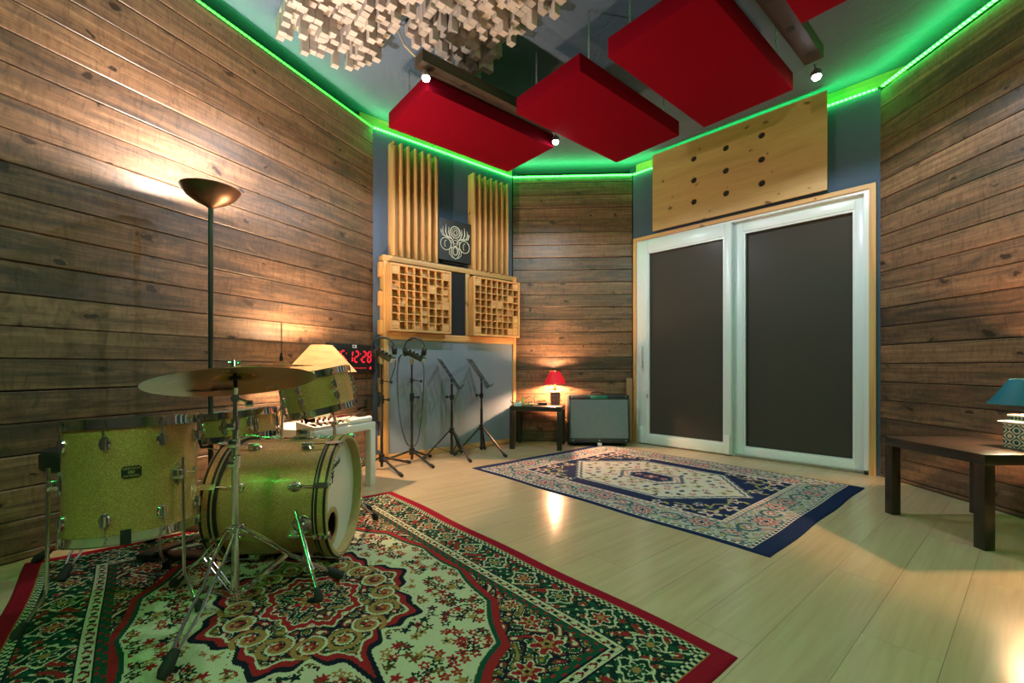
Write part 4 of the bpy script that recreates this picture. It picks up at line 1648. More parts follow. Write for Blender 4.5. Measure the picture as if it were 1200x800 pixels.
for chs, x0 in (('15', -0.158), ('12', 0.0), ('28', 0.158)):
    digit(chs[0], x0 - 0.034, 0.02)
    digit(chs[1], x0 + 0.034, 0.02)
for x in (-0.083, 0.083):
    for z in (0.045, -0.005):
        dg.cbox((-x, 0.0456, z), (0.008, 0.001, 0.008))
for k in range(15):
    dg.cbox((-(-0.16 + k * 0.022), 0.0456, -0.078), (0.011, 0.001, 0.004))
dg.cyl(0.011, 0, 0.001, 14, frame((-0.205, 0.0452, -0.078), (0, 1, 0), (1, 0, 0)))
dg.build('lit_figures', M_SEG, ck, smooth=False)
MB().box(-0.035, 0.015, 0.0455, 0.0463, 0.093, 0.121).build('sticker', M_PAPER, ck, smooth=False)
MB().box(-0.012, 0.006, 0.0464, 0.0468, 0.10, 0.112).build('sticker_print', M_RED, ck, smooth=False)
cd = MB().tube([(-0.19 + 0.006 * math.sin(k * 1.7), 0.018 + 0.006 * math.cos(k * 1.7), -0.12 - k * 0.0125) for k in range(56)], 0.0028, 5)
cd.build('cord', M_CAB, ck)


# ------------------------------------------------------------------ stands in front of the grey panel
def tripod(t, r_hub, z_hub, feet, r=0.010, mat=M_STAND, knob=0.016):
    for fx, fy in feet:
        L = math.hypot(fx, fy)
        ux, uy = fx / L, fy / L
        m = MB().tube([(ux * r_hub, uy * r_hub, z_hub), (fx, fy, 0.016)], r, 8)
        lg = m.build('leg', mat, t)
        f = MB().tube([(fx - ux * .025, fy - uy * .025, 0.018 + 0.025 * z_hub / L), (fx + ux * .012, fy + uy * .012, knob * .9)], knob * 0.9, 10)
        f.build('rubber_foot', M_RUBBER, lg)


def headphone_parts(root, M):
    """parts in a frame: x from cup to cup, z towards the crown"""
    T = root
    band = MB()
    pts = [(0.088 * math.cos(a), 0, 0.088 * math.sin(a) * 1.12 + 0.03) for a in np.linspace(-0.12, PI + 0.12, 22)]
    band.tube(pts, 0.006, 8, M)
    band.build('head_band', M_BLACK, T)
    pad = MB()
    pad.tube([(0.083 * math.cos(a), 0, 0.083 * math.sin(a) * 1.12 + 0.03) for a in np.linspace(0.9, PI - 0.9, 12)], 0.009, 8, M)
    pad.build('band_pad', M_VINYL, T)
    for q in (-1, 1):
        cup = MB()
        C = M @ frame((q * 0.083, 0, 0.0), (q, 0, -0.15), (0, 1, 0))
        cup.lathe([(0.0, 0.020), (0.030, 0.020), (0.040, 0.012), (0.040, 0.0), (0.0, 0.0)], 20, C)
        c = cup.build('ear_cup', M_BLACK, T)
        cu = MB().torus(0.028, 0.012, 20, 8, C @ Matrix.Translation((0, 0, -0.008)))
        cu.build('ear_cushion', M_VINYL, c)


def head_stand(label, loc, feet, yaw, hub):
    t = thing('microphone_stand', label, 'stand', loc)
    MB().cyl(0.012, 0.03, 0.60, 12).build('tube', M_STAND, t)
    MB().cyl(0.008, 0.58, 0.905, 12).build('upper_tube', M_STAND, t)
    k = MB().cyl(0.019, 0.555, 0.625, 14)
    k.tube([(0.015, 0, 0.59), (0.05, -0.01, 0.59)], 0.006, 8)
    k.sph((0.06, -0.012, 0.59), 0.013, 10)
    k.build('height_clutch', M_BLACK, t)
    h = MB().cyl(0.024, hub - 0.03, hub + 0.03, 16)
    h.build('hub', M_BLACK, t)
    tripod(t, 0.02, hub, feet)
    c2 = MB().cyl(0.014, 0.72, 0.76, 12)
    c2.tube([(0.012, 0, 0.745), (0.085, -0.03, 0.735)], 0.004, 6)
    c2.sph((0.09, -0.032, 0.735), 0.012, 10)
    c2.build('cable_clamp', M_BLACK, t)
    MB().cyl(0.017, 0.885, 0.936, 14).build('mount', M_CREAMCAB, t)
    return t


def mixer_box(label, loc, yaw, tilt):
    M = rotz(yaw, loc) @ Matrix.Rotation(tilt, 4, 'Y')
    t = thing('headphone_mixer', label, 'mixer', M)
    MB().box(-0.085, 0.085, -0.055, 0.055, 0, 0.038, c=0.004).build('case', M_BLACK, t)
    MB().box(0.0845, 0.088, -0.052, 0.052, 0.002, 0.036, c=0.001).build('front_plate', M_SILVER, t)
    for k in range(4):
        for j in range(2):
            MB().cyl(0.008, 0.037, 0.055, 10, Matrix.Translation((-0.06 + k * .038, -0.025 + j * 0.05, 0))).build('knob', M_SILVER if j else M_BLACK, t)
    return t


def phones(label, M):
    t = thing('headphones', label, 'headphones', M)
    headphone_parts(t, Matrix())
    return t


P1, P2 = (-1.085, 3.66), (-0.90, 3.95)
head_stand('black microphone stand with mixer and headphones nearest the digital clock', (P1[0], P1[1], 0), [(0.22, -0.23), (0.17, 0.24), (-0.22, -0.05)], 0, 0.105)
head_stand('black microphone stand with headphones and looping coiled cord before the grey panel', (P2[0], P2[1], 0), [(0.225, -0.22), (0.12, 0.22), (-0.26, 0.02)], 0, 0.105)
mixer_box('headphone mixer box on the stand nearest the digital clock', (P1[0] + 0.022, P1[1] - 0.01, 0.938), math.radians(-12), math.radians(28))
mixer_box('headphone mixer box on the stand before the grey panel', (P2[0] + 0.030, P2[1] - 0.01, 0.940), math.radians(-8), math.radians(26))
PH1 = phones('black headphones hung over the mixer box nearest the digital clock', frame((P1[0] + 0.026, P1[1] - 0.015, 0.985), (-0.25, 0.1, 1), (0.95, 0.30, 0)))
PH2 = phones('black headphones standing up on the mixer box before the grey panel', frame((P2[0] + 0.03, P2[1] - 0.02, 0.998), (-0.05, 0.1, 1), (0.98, 0.1, 0)))


def coil(points, name, parent, r=0.0035, coilr=0.0, turns=0):
    P = [Vector(p) for p in points]
    out = []
    n = 90
    for i in range(n + 1):
        q = i / n * (len(P) - 1)
        k = min(int(q), len(P) - 2)
        f = q - k
        p0, p1, p2, p3 = P[max(k - 1, 0)], P[k], P[k + 1], P[min(k + 2, len(P) - 1)]
        out.append(0.5 * ((2 * p1) + (p2 - p0) * f + (2 * p0 - 5 * p1 + 4 * p2 - p3) * f * f + (3 * p1 - p0 - 3 * p2 + p3) * f ** 3))
    if coilr:
        res = []
        m = turns * 7
        for i in range(m + 1):
            q = i / m * n
            k = min(int(q), n - 1)
            p = out[k].lerp(out[k + 1], q - k)
            env = min(1, 6 * i / m, 6 * (1 - i / m))
            a = 2 * PI * i / 7
            res.append(p + Vector((math.cos(a), math.sin(a), 0)) * coilr * env)
        out = res
    return MB().tube(out, r, 6).build(name, M_CAB, parent, parent.matrix_basis.inverted())


coil([(P2[0] - 0.065, P2[1] - 0.05, 0.975), (P2[0] - 0.10, P2[1] - 0.06, 0.93), (P2[0] - 0.115, P2[1] - 0.06, 0.72), (P2[0] - 0.09, P2[1] - 0.06, 0.40), (P2[0] - 0.04, P2[1] - 0.05, 0.20), (P2[0] - 0.003, P2[1] - 0.045, 0.155)],
     'coiled_cord', PH2, 0.003, 0.006, 55)
coil([(P2[0] + 0.10, P2[1] - 0.05, 0.925), (P2[0] + 0.12, P2[1] - 0.05, 0.80), (P2[0] + 0.10, P2[1] - 0.05, 0.45), (P2[0] + 0.06, P2[1] - 0.05, 0.20), (P2[0] + 0.003, P2[1] - 0.045, 0.150)],
     'cord', PH2)
coil([(P1[0] + 0.115, P1[1], 0.925), (P1[0] + 0.11, P1[1], 0.86), (P1[0] + 0.07, P1[1], 0.74)], 'cord', PH1)


def music_stand(label, loc, feet, zb, zt, yaw):
    t = thing('music_stand', label, 'music stand', loc)
    MB().cyl(0.014, 0.04, 0.45, 12).build('tube', M_STAND, t)
    MB().cyl(0.010, 0.43, zb + 0.05, 12).build('upper_tube', M_STAND, t)
    k = MB().cyl(0.020, 0.555, 0.60, 14)
    k.tube([(0, 0, 0.58), (-0.04, -0.01, 0.58)], 0.006, 8)
    k.sph((-0.045, -0.012, 0.58), 0.014, 10)
    k.build('height_clutch', M_BLACK, t)
    MB().cyl(0.023, 0.24, 0.29, 14).build('hub', M_BLACK, t)
    sl = MB().cyl(0.020, 0.05, 0.075, 14)
    sl.build('spreader', M_BLACK, t)
    for fx, fy in feet:
        L = math.hypot(fx, fy)
        ux, uy = fx / L, fy / L
        lg = MB().bar((ux * .018, uy * .018, 0.265), (fx, fy, 0.016), 0.020, 0.012).build('leg', M_STAND, t)
        MB().tube([(fx - ux * .02, fy - uy * .02, 0.03), (fx + ux * .012, fy + uy * .012, 0.015)], 0.015, 10).build('rubber_foot', M_RUBBER, lg)
        MB().bar((ux * .018, uy * .018, 0.062), (ux * L * .62, uy * L * .62, 0.115), 0.012, 0.004).build('brace', M_STAND, lg)
    # perforated desk: leans back towards -x, long side along y
    zc, half = (zb + zt) / 2, (zt - zb) / 2
    D = rotz(yaw) @ frame((-0.025, 0, zc), (0.83, 0, 0.56), (0, 1, 0))      # local x = along, local y = down-slope up, z = face
    D2 = D
    Wd, Hh = 0.222, 0.17
    nx, nz = 9, 6
    xs_ = [-Wd] + [-Wd + 0.022 + i * (2 * Wd - 0.044) / nx for i in range(nx + 1)] + [Wd]
    zs_ = [-Hh] + [-Hh + 0.03 + i * (2 * Hh - 0.055) / nz for i in range(nz + 1)] + [Hh]
    cl_ = {}
    for i in range(1, nx + 1):
        for j in range(1, nz + 1):
            a, b_, c_, d_ = xs_[i], xs_[i + 1], zs_[j], zs_[j + 1]
            cl_[(i, j)] = ((a + b_) / 2, (c_ + d_) / 2, (b_ - a) * .33, (d_ - c_) * .40)
    sm = sheet_with_holes(xs_, zs_, cl_, -0.0008, 0.0008)
    sm.v = [tuple(D2 @ Vector((x, z, -y))) for x, y, z in sm.v]
    sm.build('desk', M_STAND, t, smooth=False, fix=False)
    lip = MB().box(-Wd, Wd, -Hh - 0.001, -Hh + 0.001, 0, 0.045, D2)
    lip.box(-Wd, Wd, -Hh - 0.001, -Hh + 0.012, 0.044, 0.046, D2)
    lip.build('ledge', M_STAND, t, smooth=False)
    br = MB().box(-0.03, 0.03, -0.09, 0.03, -0.012, -0.001, D2)
    br.tube([D2 @ Vector((0, -0.05, -0.010)), Vector((0, 0, zb + 0.06))], 0.012, 8)
    br.build('desk_bracket', M_BLACK, t, smooth=False)
    return t


music_stand('black perforated music stand beside the headphone stand', (-0.567, 4.14, 0), [(-0.25, -0.05), (0.19, -0.19), (0.06, 0.24)], 0.655, 0.94, math.radians(4))
music_stand('black perforated music stand nearer the side table with pedals', (-0.302, 4.36, 0), [(-0.25, -0.11), (0.24, -0.19), (0.02, 0.20)], 0.655, 0.94, math.radians(-2))

# ------------------------------------------------------------------ things on the white table
TW = TWL


def on_table(x, y, rz=0.0):
    return TW @ rotz(rz, (x, y, 0.4625))


mx = thing('mixing_console', 'pale desktop mixing console on the white table behind the bass drum', 'mixer', on_table(-0.125, -0.185))
mm = MB()
mm.add([(x, y, z) for x, y, z in ((-.14, -.08, 0), (.14, -.08, 0), (.14, .08, 0), (-.14, .08, 0), (-.14, -.08, .022), (.14, -.08, .022), (.14, .08, .05), (-.14, .08, .05))],
       [(0, 3, 2, 1), (4, 5, 6, 7), (0, 1, 5, 4), (1, 2, 6, 5), (2, 3, 7, 6), (3, 0, 4, 7)])
mm.build('case', M_MIXER, mx, smooth=False)
for k in range(6):
    x = -0.115 + k * 0.046
    for j in range(2):
        MB().cyl(0.008, 0.034, 0.058 + j * .005, 10, Matrix.Translation((x, 0.02 + j * 0.035, 0))).build('knob', M_MAROON, mx)
    MB().box(x - 0.004, x + 0.004, -0.065, -0.005, 0.025, 0.037).build('fader_slot', M_VOID, mx, smooth=False)
    MB().box(x - 0.008, x + 0.008, -0.045, -0.032, 0.03, 0.042, c=0.001).build('fader', M_MAROON, mx)
kb = thing('control_box', 'small pale control box with maroon knobs at the clock end of the white table', 'mixer', on_table(0.195, -0.06, 0.1))
MB().box(-0.07, 0.07, -0.06, 0.06, 0, 0.03, c=0.003).build('case', M_MIXER, kb)
for k in range(6):
    MB().cyl(0.007, 0.029, 0.046, 10, Matrix.Translation((-0.05 + k * .02, 0.02, 0))).build('knob', M_MAROON, kb)
rl = MB().tube([TW @ Vector((0.035, -0.245, 0.4845)), TW @ Vector((0.262, -0.235, 0.4845))], 0.021, 14)
tag(rl.build('paper_roll', M_PAPER), 'white paper roll lying on the near edge of the white table', 'roll')


# ------------------------------------------------------------------ drum kit
def drum_hoop(t, name, R, z0, z1, M, mat):
    m = MB()
    m.ring(R - 0.0035, R, z0, z1, 56, M)
    m.ring(R - 0.002, R + 0.006, z1 - 0.003, z1, 56, M)
    m.ring(R - 0.002, R + 0.005, z0, z0 + 0.003, 56, M)
    return m.build(name, mat, t)


def tom(label, M, R, h, nl, a0, cat='drum', name='tom_drum', badge=None, lug_len=0.055, group=None, extra=None):
    """drum standing along local z from 0 to h"""
    t = thing(name, label, cat, M, group)
    sh = MB().ring(R - 0.006, R, 0.012, h - 0.012, 64)
    sh.build('shell', M_SPARK, t)
    for zz, nm in ((h - 0.008, 'batter_head'), (0.008, 'bottom_head')):
        hd = MB().lathe([(0.0, zz + 0.0015), (R - 0.002, zz + 0.0015), (R + 0.002, zz - 0.004 if zz > h / 2 else zz + 0.004), (R - 0.002, zz - 0.0015), (0.0, zz - 0.0015)], 56)
        hd.build(nm, M_HEAD, t)
    drum_hoop(t, 'hoop', R + 0.006, h - 0.026, h + 0.008, None, M_CHROME)
    drum_hoop(t, 'hoop', R + 0.006, -0.008, 0.026, None, M_CHROME)
    for k in range(nl):
        a = a0 + 2 * PI * k / nl
        A = frame((R * math.cos(a), R * math.sin(a), 0), (math.cos(a), math.sin(a), 0), (0, 0, 1))   # z out of shell, x up
        for q in ((h - 0.075, 1), (0.075, -1)) if h > 0.2 else ((h - 0.058, 1), (0.058, -1)):
            lg = MB()
            zl, sg = q
            B = A @ Matrix.Translation((zl, 0, 0))
            lg.lathe([(0.0155, 0.0), (0.0165, 0.004), (0.014, 0.009)], 16, B @ Matrix.Diagonal((1.55, 1, 1, 1)))
            lg.tube([(-0.016, 0, 0.011), (0.016, 0, 0.011)], 0.0095, 10, B)
            l = lg.build('lug', M_CHROME, t)
            rd = MB().tube([(sg * 0.016, 0, 0.0115), (sg * (abs((h if sg > 0 else 0) - zl) - 0.0), 0, 0.0115)], 0.0028, 6, B)
            ec = sg * (abs((h if sg > 0 else 0) - zl) - 0.018)
            rd.cbox((ec, 0, 0.0115), (0.014, 0.013, 0.010), B)
            rd.tube([(ec, 0, 0.0115), (ec + sg * 0.020, 0, 0.0115)], 0.0042, 6, B)
            rd.build('tension_rod', M_CHROME, l)
    if badge is not None:
        a, zb = badge
        B = frame(((R + 0.0005) * math.cos(a), (R + 0.0005) * math.sin(a), zb), (math.cos(a), math.sin(a), 0), (-math.sin(a), math.cos(a), 0))
        bd = MB()
        wv, hv, cc = 0.026, 0.020, 0.006
        bd.prism([(-wv + cc, -hv), (wv - cc, -hv), (wv, -hv + cc), (wv, hv - cc), (wv - cc, hv), (-wv + cc, hv), (-wv, hv - cc), (-wv, -hv + cc)], 0, 0.003, B)
        b_ = bd.build('badge', M_BLACK, t, smooth=False)
        tx = MB()
        B2 = B @ Matrix.Translation((0, 0.0115, 0.0034))
        tx.text('GRETSCH', 0.0115, B2, 0.0004, sx=0.92)
        tx.text('CATALINA', 0.0095, B @ Matrix.Translation((0, -0.0125, 0.0034)), 0.0004, sx=0.92)
        tx.torus(0.0055, 0.0009, 18, 5, B @ Matrix.Translation((0, 0, 0.0032)) @ Matrix.Diagonal((1.4, 0.8, 1, 1)))
        tx.cyl(0.0025, 0.003, 0.0038, 10, B)
        tx.build('badge_lettering', M_GOLDINK, b_, smooth=False)
    if extra: extra(t)
    return t


# floor tom
FT = Vector((-1.385, 1.610, 0))
FTT = 0.085                            # lean of the floor tom away from the camera side
CAMA = math.atan2(-FT.y, -FT.x)
ZF0, ZF1 = 0.268, 0.668


def ft_legs(t):
    for da in (38, 158, -82):
        a = CAMA + math.radians(da)
        A = frame((0.19 * math.cos(a), 0.19 * math.sin(a), 0), (math.cos(a), math.sin(a), 0), (0, 0, 1))     # x up, z out
        br = MB()
        zb = 0.195
        B = A @ Matrix.Translation((zb, 0, 0))
        br.prism([(-0.042, 0), (-0.018, -0.021), (0.018, -0.021), (0.042, 0), (0.018, 0.021), (-0.018, 0.021)], 0, 0.006, B)
        br.cbox((0, 0, 0.018), (0.034, 0.026, 0.028), B, 0.003)
        br.tube([(0, -0.013, 0.026), (0, -0.040, 0.026)], 0.004, 8, B)
        br.cbox((0.006, -0.045, 0.026), (0.030, 0.010, 0.006), B, 0.002)
        b_ = br.build('leg_bracket', M_CHROME, t)
        z = -ZF0 + 0.008 - 0.27 * math.cos(math.radians(da)) * FTT
        ro = 0.028
        lg = MB().tube([(0.255, 0, ro), (-0.135, 0, ro), (-0.155, 0, ro + 0.004), (z + 0.02, 0, ro + 0.055), (z + 0.012, 0, ro + 0.063)], 0.0055, 10, A)
        l_ = lg.build('leg', M_CHROME, t)
        f = MB().tube([(z + 0.042, 0, ro + 0.045), (z + 0.016, 0, ro + 0.062), (z + 0.001, 0, ro + 0.066)], [0.010, 0.015, 0.016], 12, A)
        f.build('rubber_foot', M_RUBBER, l_)
    pad = MB()
    a = CAMA + math.radians(-6)
    A = frame((0.198 * math.cos(a), 0.198 * math.sin(a), 0), (math.cos(a), math.sin(a), 0), (0, 0, 1))
    pad.cbox((0.016, 0, 0.003), (0.048, 0.028, 0.006), A, 0.001)
    pad.build('hoop_guard', M_RUBBER, t)


tom('big sparkling champagne floor tom standing on three bent chrome legs', frame((FT.x, FT.y, ZF0), (-0.652 * FTT, 0.758 * FTT, 1), (1, 0, 0)), 0.19, ZF1 - ZF0, 8, CAMA + math.radians(22.5), name='floor_tom', badge=(CAMA - math.radians(2), 0.225), extra=ft_legs)

# rack tom on its basket stand
UPT = Vector((-0.21 * 0.917, -0.21 * 0.40, 1)).normalized()
RT = frame((-1.005, 2.335, 0.632), UPT, (1, 0, 0))
cang = math.atan2(-2.335, 1.005)
tom('tilted sparkling rack tom held above the bass drum', RT, 0.164, 0.205, 6, cang + math.radians(30), name='rack_tom', group=None)

# snare
UPS = Vector((-0.07 * 0.85 - 0.52 * 0.06, -0.07 * 0.52 + 0.85 * 0.06, 1)).normalized()
SN = frame((-1.495, 2.43, 0.474), UPS, (1, 0, 0))
csn = math.atan2(-2.43, 1.495)


def snare_extra(t):
    a = csn + 0.22
    A = frame((0.180 * math.cos(a), 0.180 * math.sin(a), 0), (math.cos(a), math.sin(a), 0), (0, 0, 1))
    m = MB().cbox((0.075, 0, 0.010), (0.075, 0.030, 0.020), A, 0.003)
    m.tube([(0.06, 0, 0.022), (0.115, 0, 0.034)], 0.005, 8, A)
    m.build('strainer', M_CHROME, t)
    a = csn - 0.30
    A = frame((0.1785 * math.cos(a), 0.1785 * math.sin(a), 0.072), (math.cos(a), math.sin(a), 0), (-math.sin(a), math.cos(a), 0))
    MB().text('Gretsch', 0.03, A, 0.0005, shear=0.35).build('script_lettering', M_INK, t, smooth=False)


tom('shallow sparkling snare drum seen between the floor tom and cymbal post', SN, 0.178, 0.142, 8, csn + math.radians(22.5), name='snare_drum', extra=snare_extra)

# bass drum: frame x along the drum towards the front head
BD_A = math.atan2(0.07, 1)
BD = thing('bass_drum', 'sparkling champagne bass drum with white front head lying on the rug', 'drum', rotz(BD_A, (-1.010, 2.012, 0.008)))
ZB = 0.270
AX = frame((0, 0, ZB), (1, 0, 0), (0, 1, 0))            # z along the drum, x = local y, y = up
MB().ring(0.243, 0.25, -0.20, 0.20, 72, AX).build('shell', M_SPARK, BD)
for q, nm in ((1, 'hoop'), (-1, 'hoop')):
    z0, z1 = (0.196, 0.246) if q > 0 else (-0.246, -0.196)
    hp = MB().ring(0.2515, 0.268, z0, z1, 72, AX).build('hoop', M_TANHOOP, BD)
    MB().ring(0.2675, 0.2692, z0 + 0.004, z0 + 0.014, 72, AX).build('edge_band', M_BLACK, hp)
    MB().ring(0.2675, 0.2692, z1 - 0.014, z1 - 0.004, 72, AX).build('edge_band', M_BLACK, hp)
    MB().ring(0.2675, 0.2696, z0 + 0.0142, z1 - 0.0142, 72, AX).build('inlay', M_SPARK, hp)
    g = MB().ring(0.2505, 0.262, z0 - 0.010 if q > 0 else z1 + 0.001, z0 - 0.001 if q > 0 else z1 + 0.010, 72, AX)
    g.build('head_rim', M_BLACK, BD)
# front head with a port
prt = Vector((-0.095, -0.118))
hd = MB()
n = 48
vs = []
for k in range(n):
    a = 2 * PI * k / n
    vs.append((0.2515 * math.cos(a), 0.2515 * math.sin(a), 0.207))
for k in range(n):
    a = 2 * PI * k / n
    vs.append((prt.x + 0.066 * math.cos(a), prt.y + 0.066 * math.sin(a), 0.209))
hd.add(vs, [(k, (k + 1) % n, n + (k + 1) % n, n + k) for k in range(n)], AX)
fh = hd.build('front_head', M_HEAD, BD, fix=False)
MB().ring(0.062, 0.084, 0.206, 0.2125, 48, AX @ Matrix.Translation((prt.x, prt.y, 0))).build('port_ring', M_TANHOOP, fh)
MB().lathe([(0.0, 0.10), (0.242, 0.10), (0.242, 0.098), (0.0, 0.098)], 40, AX).build('damping_pad', M_GUM, BD)
lg = MB()
LT = AX @ Matrix.Translation((-0.052, 0.142, 0.2105))
lg.text('Gretsch', 0.037, LT @ Matrix.Translation((0.012, 0.0, 0)) @ Matrix.Rotation(0.16, 4, 'Z'), 0.0005, shear=0.3, bold=0.0006)
lg.tube([(0.036 * 0.9 * math.cos(a) - 0.028, 0.030 * math.sin(a), 0.0) for a in np.linspace(0.7, 5.2, 16)], 0.0028, 5, LT)
lg.tube([(-0.030, 0.062, 0), (-0.030, 0.028, 0)], 0.0016, 5, LT)
lg.tube([(-0.045, 0.050, 0), (-0.030, 0.036, 0), (-0.015, 0.050, 0)], 0.0016, 5, LT)
lg.tube([(-0.030, -0.030, 0), (-0.030, -0.075, 0)], 0.0016, 5, LT)
lg.tube([(-0.046, -0.038, 0), (-0.030, -0.056, 0), (-0.014, -0.038, 0)], 0.0016, 5, LT)
lg.build('script_logo', M_INK, fh, smooth=False)
MB().lathe([(0.0, -0.206), (0.2515, -0.206), (0.2515, -0.209), (0.0, -0.209)], 56, AX).build('batter_head', M_HEAD, BD)
for k in range(8):
    a = PI / 2 + math.radians(22.5 + 45 * k)
    ca, sa = math.cos(a), math.sin(a)
    for q in (1, -1):
        A = AX @ frame((0.25 * ca, 0.25 * sa, q * 0.112), (ca, sa, 0), (0, 0, 1))     # x along drum, z out
        l = MB().lathe([(0.019, 0.0), (0.020, 0.004), (0.014, 0.012)], 16, A @ Matrix.Diagonal((1.35, 1, 1, 1)))
        l.tube([(-0.022, 0, 0.014), (0.022, 0, 0.014)], 0.0105, 10, A)
        l_ = l.build('lug', M_CHROME, BD)
        r = MB().tube([(q * 0.02, 0, 0.0155), (q * 0.128, 0, 0.0215)], 0.003, 6, A)
        r.build('tension_rod', M_CHROME, l_)
        c = MB()
        c.bar((q * 0.078, 0, 0.0205), (q * 0.136, 0, 0.024), 0.022, 0.006, A, (0, 0, 1))
        c.cbox((q * 0.136, 0, 0.013), (0.006, 0.020, 0.022), A, 0.001)
        c.tube([(q * 0.136, 0, 0.022), (q * 0.150, 0, 0.0225)], 0.0055, 8, A)
        c.build('claw', M_CHROME, BD)
for q in (-1, 1):
    A = AX @ frame((q * 0.247, -0.052, 0.148), (q, -0.2, 0), (0, 0, 1))
    br = MB().lathe([(0.040, 0.0), (0.040, 0.006), (0.03, 0.012)], 24, A)
    br.cbox((0, 0, 0.020), (0.034, 0.030, 0.022), A, 0.004)
    b_ = br.build('spur_bracket', M_CHROME, BD)
    x0, y0, z0 = 0.142, q * 0.272, ZB - 0.030
    x1, y1 = 0.275, q * 0.430
    mid = (x0 + (x1 - x0) * .62, y0 + (y1 - y0) * .62, z0 + (0.006 - z0) * .62)
    sp = MB().tube([(x0 - .02, y0 - q * .02, z0 + 0.035), mid], 0.0095, 12)
    s_ = sp.build('spur', M_CHROME, BD)
    s2 = MB().tube([mid, (x1, y1, 0.02)], 0.006, 10)
    s2.cyl(0.013, -0.012, 0.012, 12, frame(mid, (x1 - x0, y1 - y0, -z0), (0, 1, 0)))
    s2.build('spur_rod', M_CHROME, s_)
    MB().tube([(x1 - 0.012, y1 - q * .014, 0.040), (x1, y1, 0.018), (x1 + .002, y1 + q * .002, 0.004)], [0.010, 0.016, 0.017], 12).build('rubber_foot', M_RUBBER, s_)
mt = MB().cbox((0.045, 0.02, ZB + 0.254), (0.10, 0.06, 0.010), None, 0.003)
mt.cbox((0.045, 0.02, ZB + 0.276), (0.05, 0.042, 0.036), None, 0.004)
mt.build('tom_mount', M_CHROME, BD)


# cymbal stand in front of the bass drum, double braced
def flat_leg(t, hub_z, low_z, foot, rh=0.016):
    fx, fy = foot
    L = math.hypot(fx, fy)
    u = Vector((fx / L, fy / L, 0))
    s = Vector((-u.y, u.x, 0))
    m = MB()
    for q in (-1, 1):
        o = s * 0.013 * q
        P = [u * rh + o * 1.1 + Vector((0, 0, hub_z)), u * (L * .30) + o * 1.5 + Vector((0, 0, hub_z * .74)), u * (L * .46) + o * 0.9 + Vector((0, 0, hub_z * .55)),
             u * (L * .62) + o * 1.3 + Vector((0, 0, hub_z * .40)), u * (L - .02) + o * 0.5 + Vector((0, 0, 0.035))]
        m.tube(P, 0.0050, 8)
    leg = m.build('leg', M_CHROME, t)
    br = MB()
    for q in (-1, 1):
        br.bar(u * rh + s * 0.009 * q + Vector((0, 0, low_z)), u * (L * .47) + s * 0.009 * q + Vector((0, 0, hub_z * .53)), 0.003, 0.013)
    br.build('brace', M_CHROME, leg)
    f = MB().tube([u * (L - .045) + Vector((0, 0, 0.052)), u * (L - .005) + Vector((0, 0, 0.024)), u * (L + .012) + Vector((0, 0, 0.012))], [0.014, 0.019, 0.012], 10)
    f.build('rubber_foot', M_RUBBER, leg)


CS = Vector((-0.978, 1.553, 0.008))
cs = thing('cymbal_stand', 'chrome double-braced cymbal stand standing before the bass drum', 'stand', CS)
MB().cyl(0.0125, 0.040, 0.52, 16).build('base_tube', M_CHROME, cs)
MB().cyl(0.0100, 0.50, 0.655, 16).build('middle_tube', M_CHROME, cs)
MB().cyl(0.0080, 0.63, 0.735, 14).build('top_tube', M_CHROME, cs)
for z in (0.285, 0.052):
    cc = MB()
    cc.cyl(0.021, z - 0.012, z + 0.012, 18)
    for k in range(3):
        a = [math.atan2(-0.30, 0.0), math.atan2(0.21, 0.29), math.atan2(0.14, -0.30)][k]
        cc.cbox((0.022 * math.cos(a), 0.022 * math.sin(a), z), (0.02, 0.02, 0.016), None, 0.003)
    cc.build('leg_collar', M_CHROME, cs)
for z, r in ((0.52, 0.018), (0.648, 0.015)):
    lk = MB().cyl(r, z - 0.020, z + 0.020, 16)
    lk.tube([(0, -r, z), (0.012, -0.045, z)], 0.005, 8)
    lk.cbox((0.016, -0.05, z), (0.026, 0.010, 0.022), None, 0.004)
    lk.build('wing_lock', M_CHROME, cs)
mw = MB()
mw.cyl(0.016, 0.565, 0.600, 14)
mw.cbox((0.0, -0.012, 0.583), (0.032, 0.018, 0.028), None, 0.004)
mw.build('memory_lock', M_CHROME, cs)
CC = Vector((-0.978, 1.553, 0.818))
CN = Vector((-0.155, 0.155, 0.97)).normalized()
CF = frame(CC - CS, CN, (0.85, 0.53, 0))
tl = MB()
tl.cyl(0.014, -0.012, 0.012, 14, frame((0, 0, 0.742), (0.55, -0.84, 0), (0, 0, 1)))
tl.tube([(0, 0, 0.742), CF @ Vector((0, 0, -0.03))], 0.0085, 10)
tl.tube([(0, 0, 0.742), (0.035, 0.012, 0.728)], 0.005, 8)
tl.cbox((0.042, 0.014, 0.722), (0.026, 0.012, 0.024), None, 0.004)
tl.build('tilter', M_CHROME, cs)
fe = MB()
fe.cyl(0.019, -0.004, 0.008, 16, CF)
fe.cyl(0.007, -0.035, 0.05, 12, CF)
fe.cyl(0.017, 0.034, 0.043, 16, CF)
fe.build('felt_and_sleeve', M_BLACK, cs)
wn = MB().cyl(0.010, 0.043, 0.066, 12, CF)
wn.cbox((0, 0, 0.058), (0.040, 0.008, 0.016), CF, 0.003)
wn.build('wing_nut', M_CHROME, cs)
flat_leg(cs, 0.285, 0.052, (0.03, -0.355))
flat_leg(cs, 0.285, 0.052, (0.285, 0.205))
flat_leg(cs, 0.285, 0.052, (-0.325, 0.14))


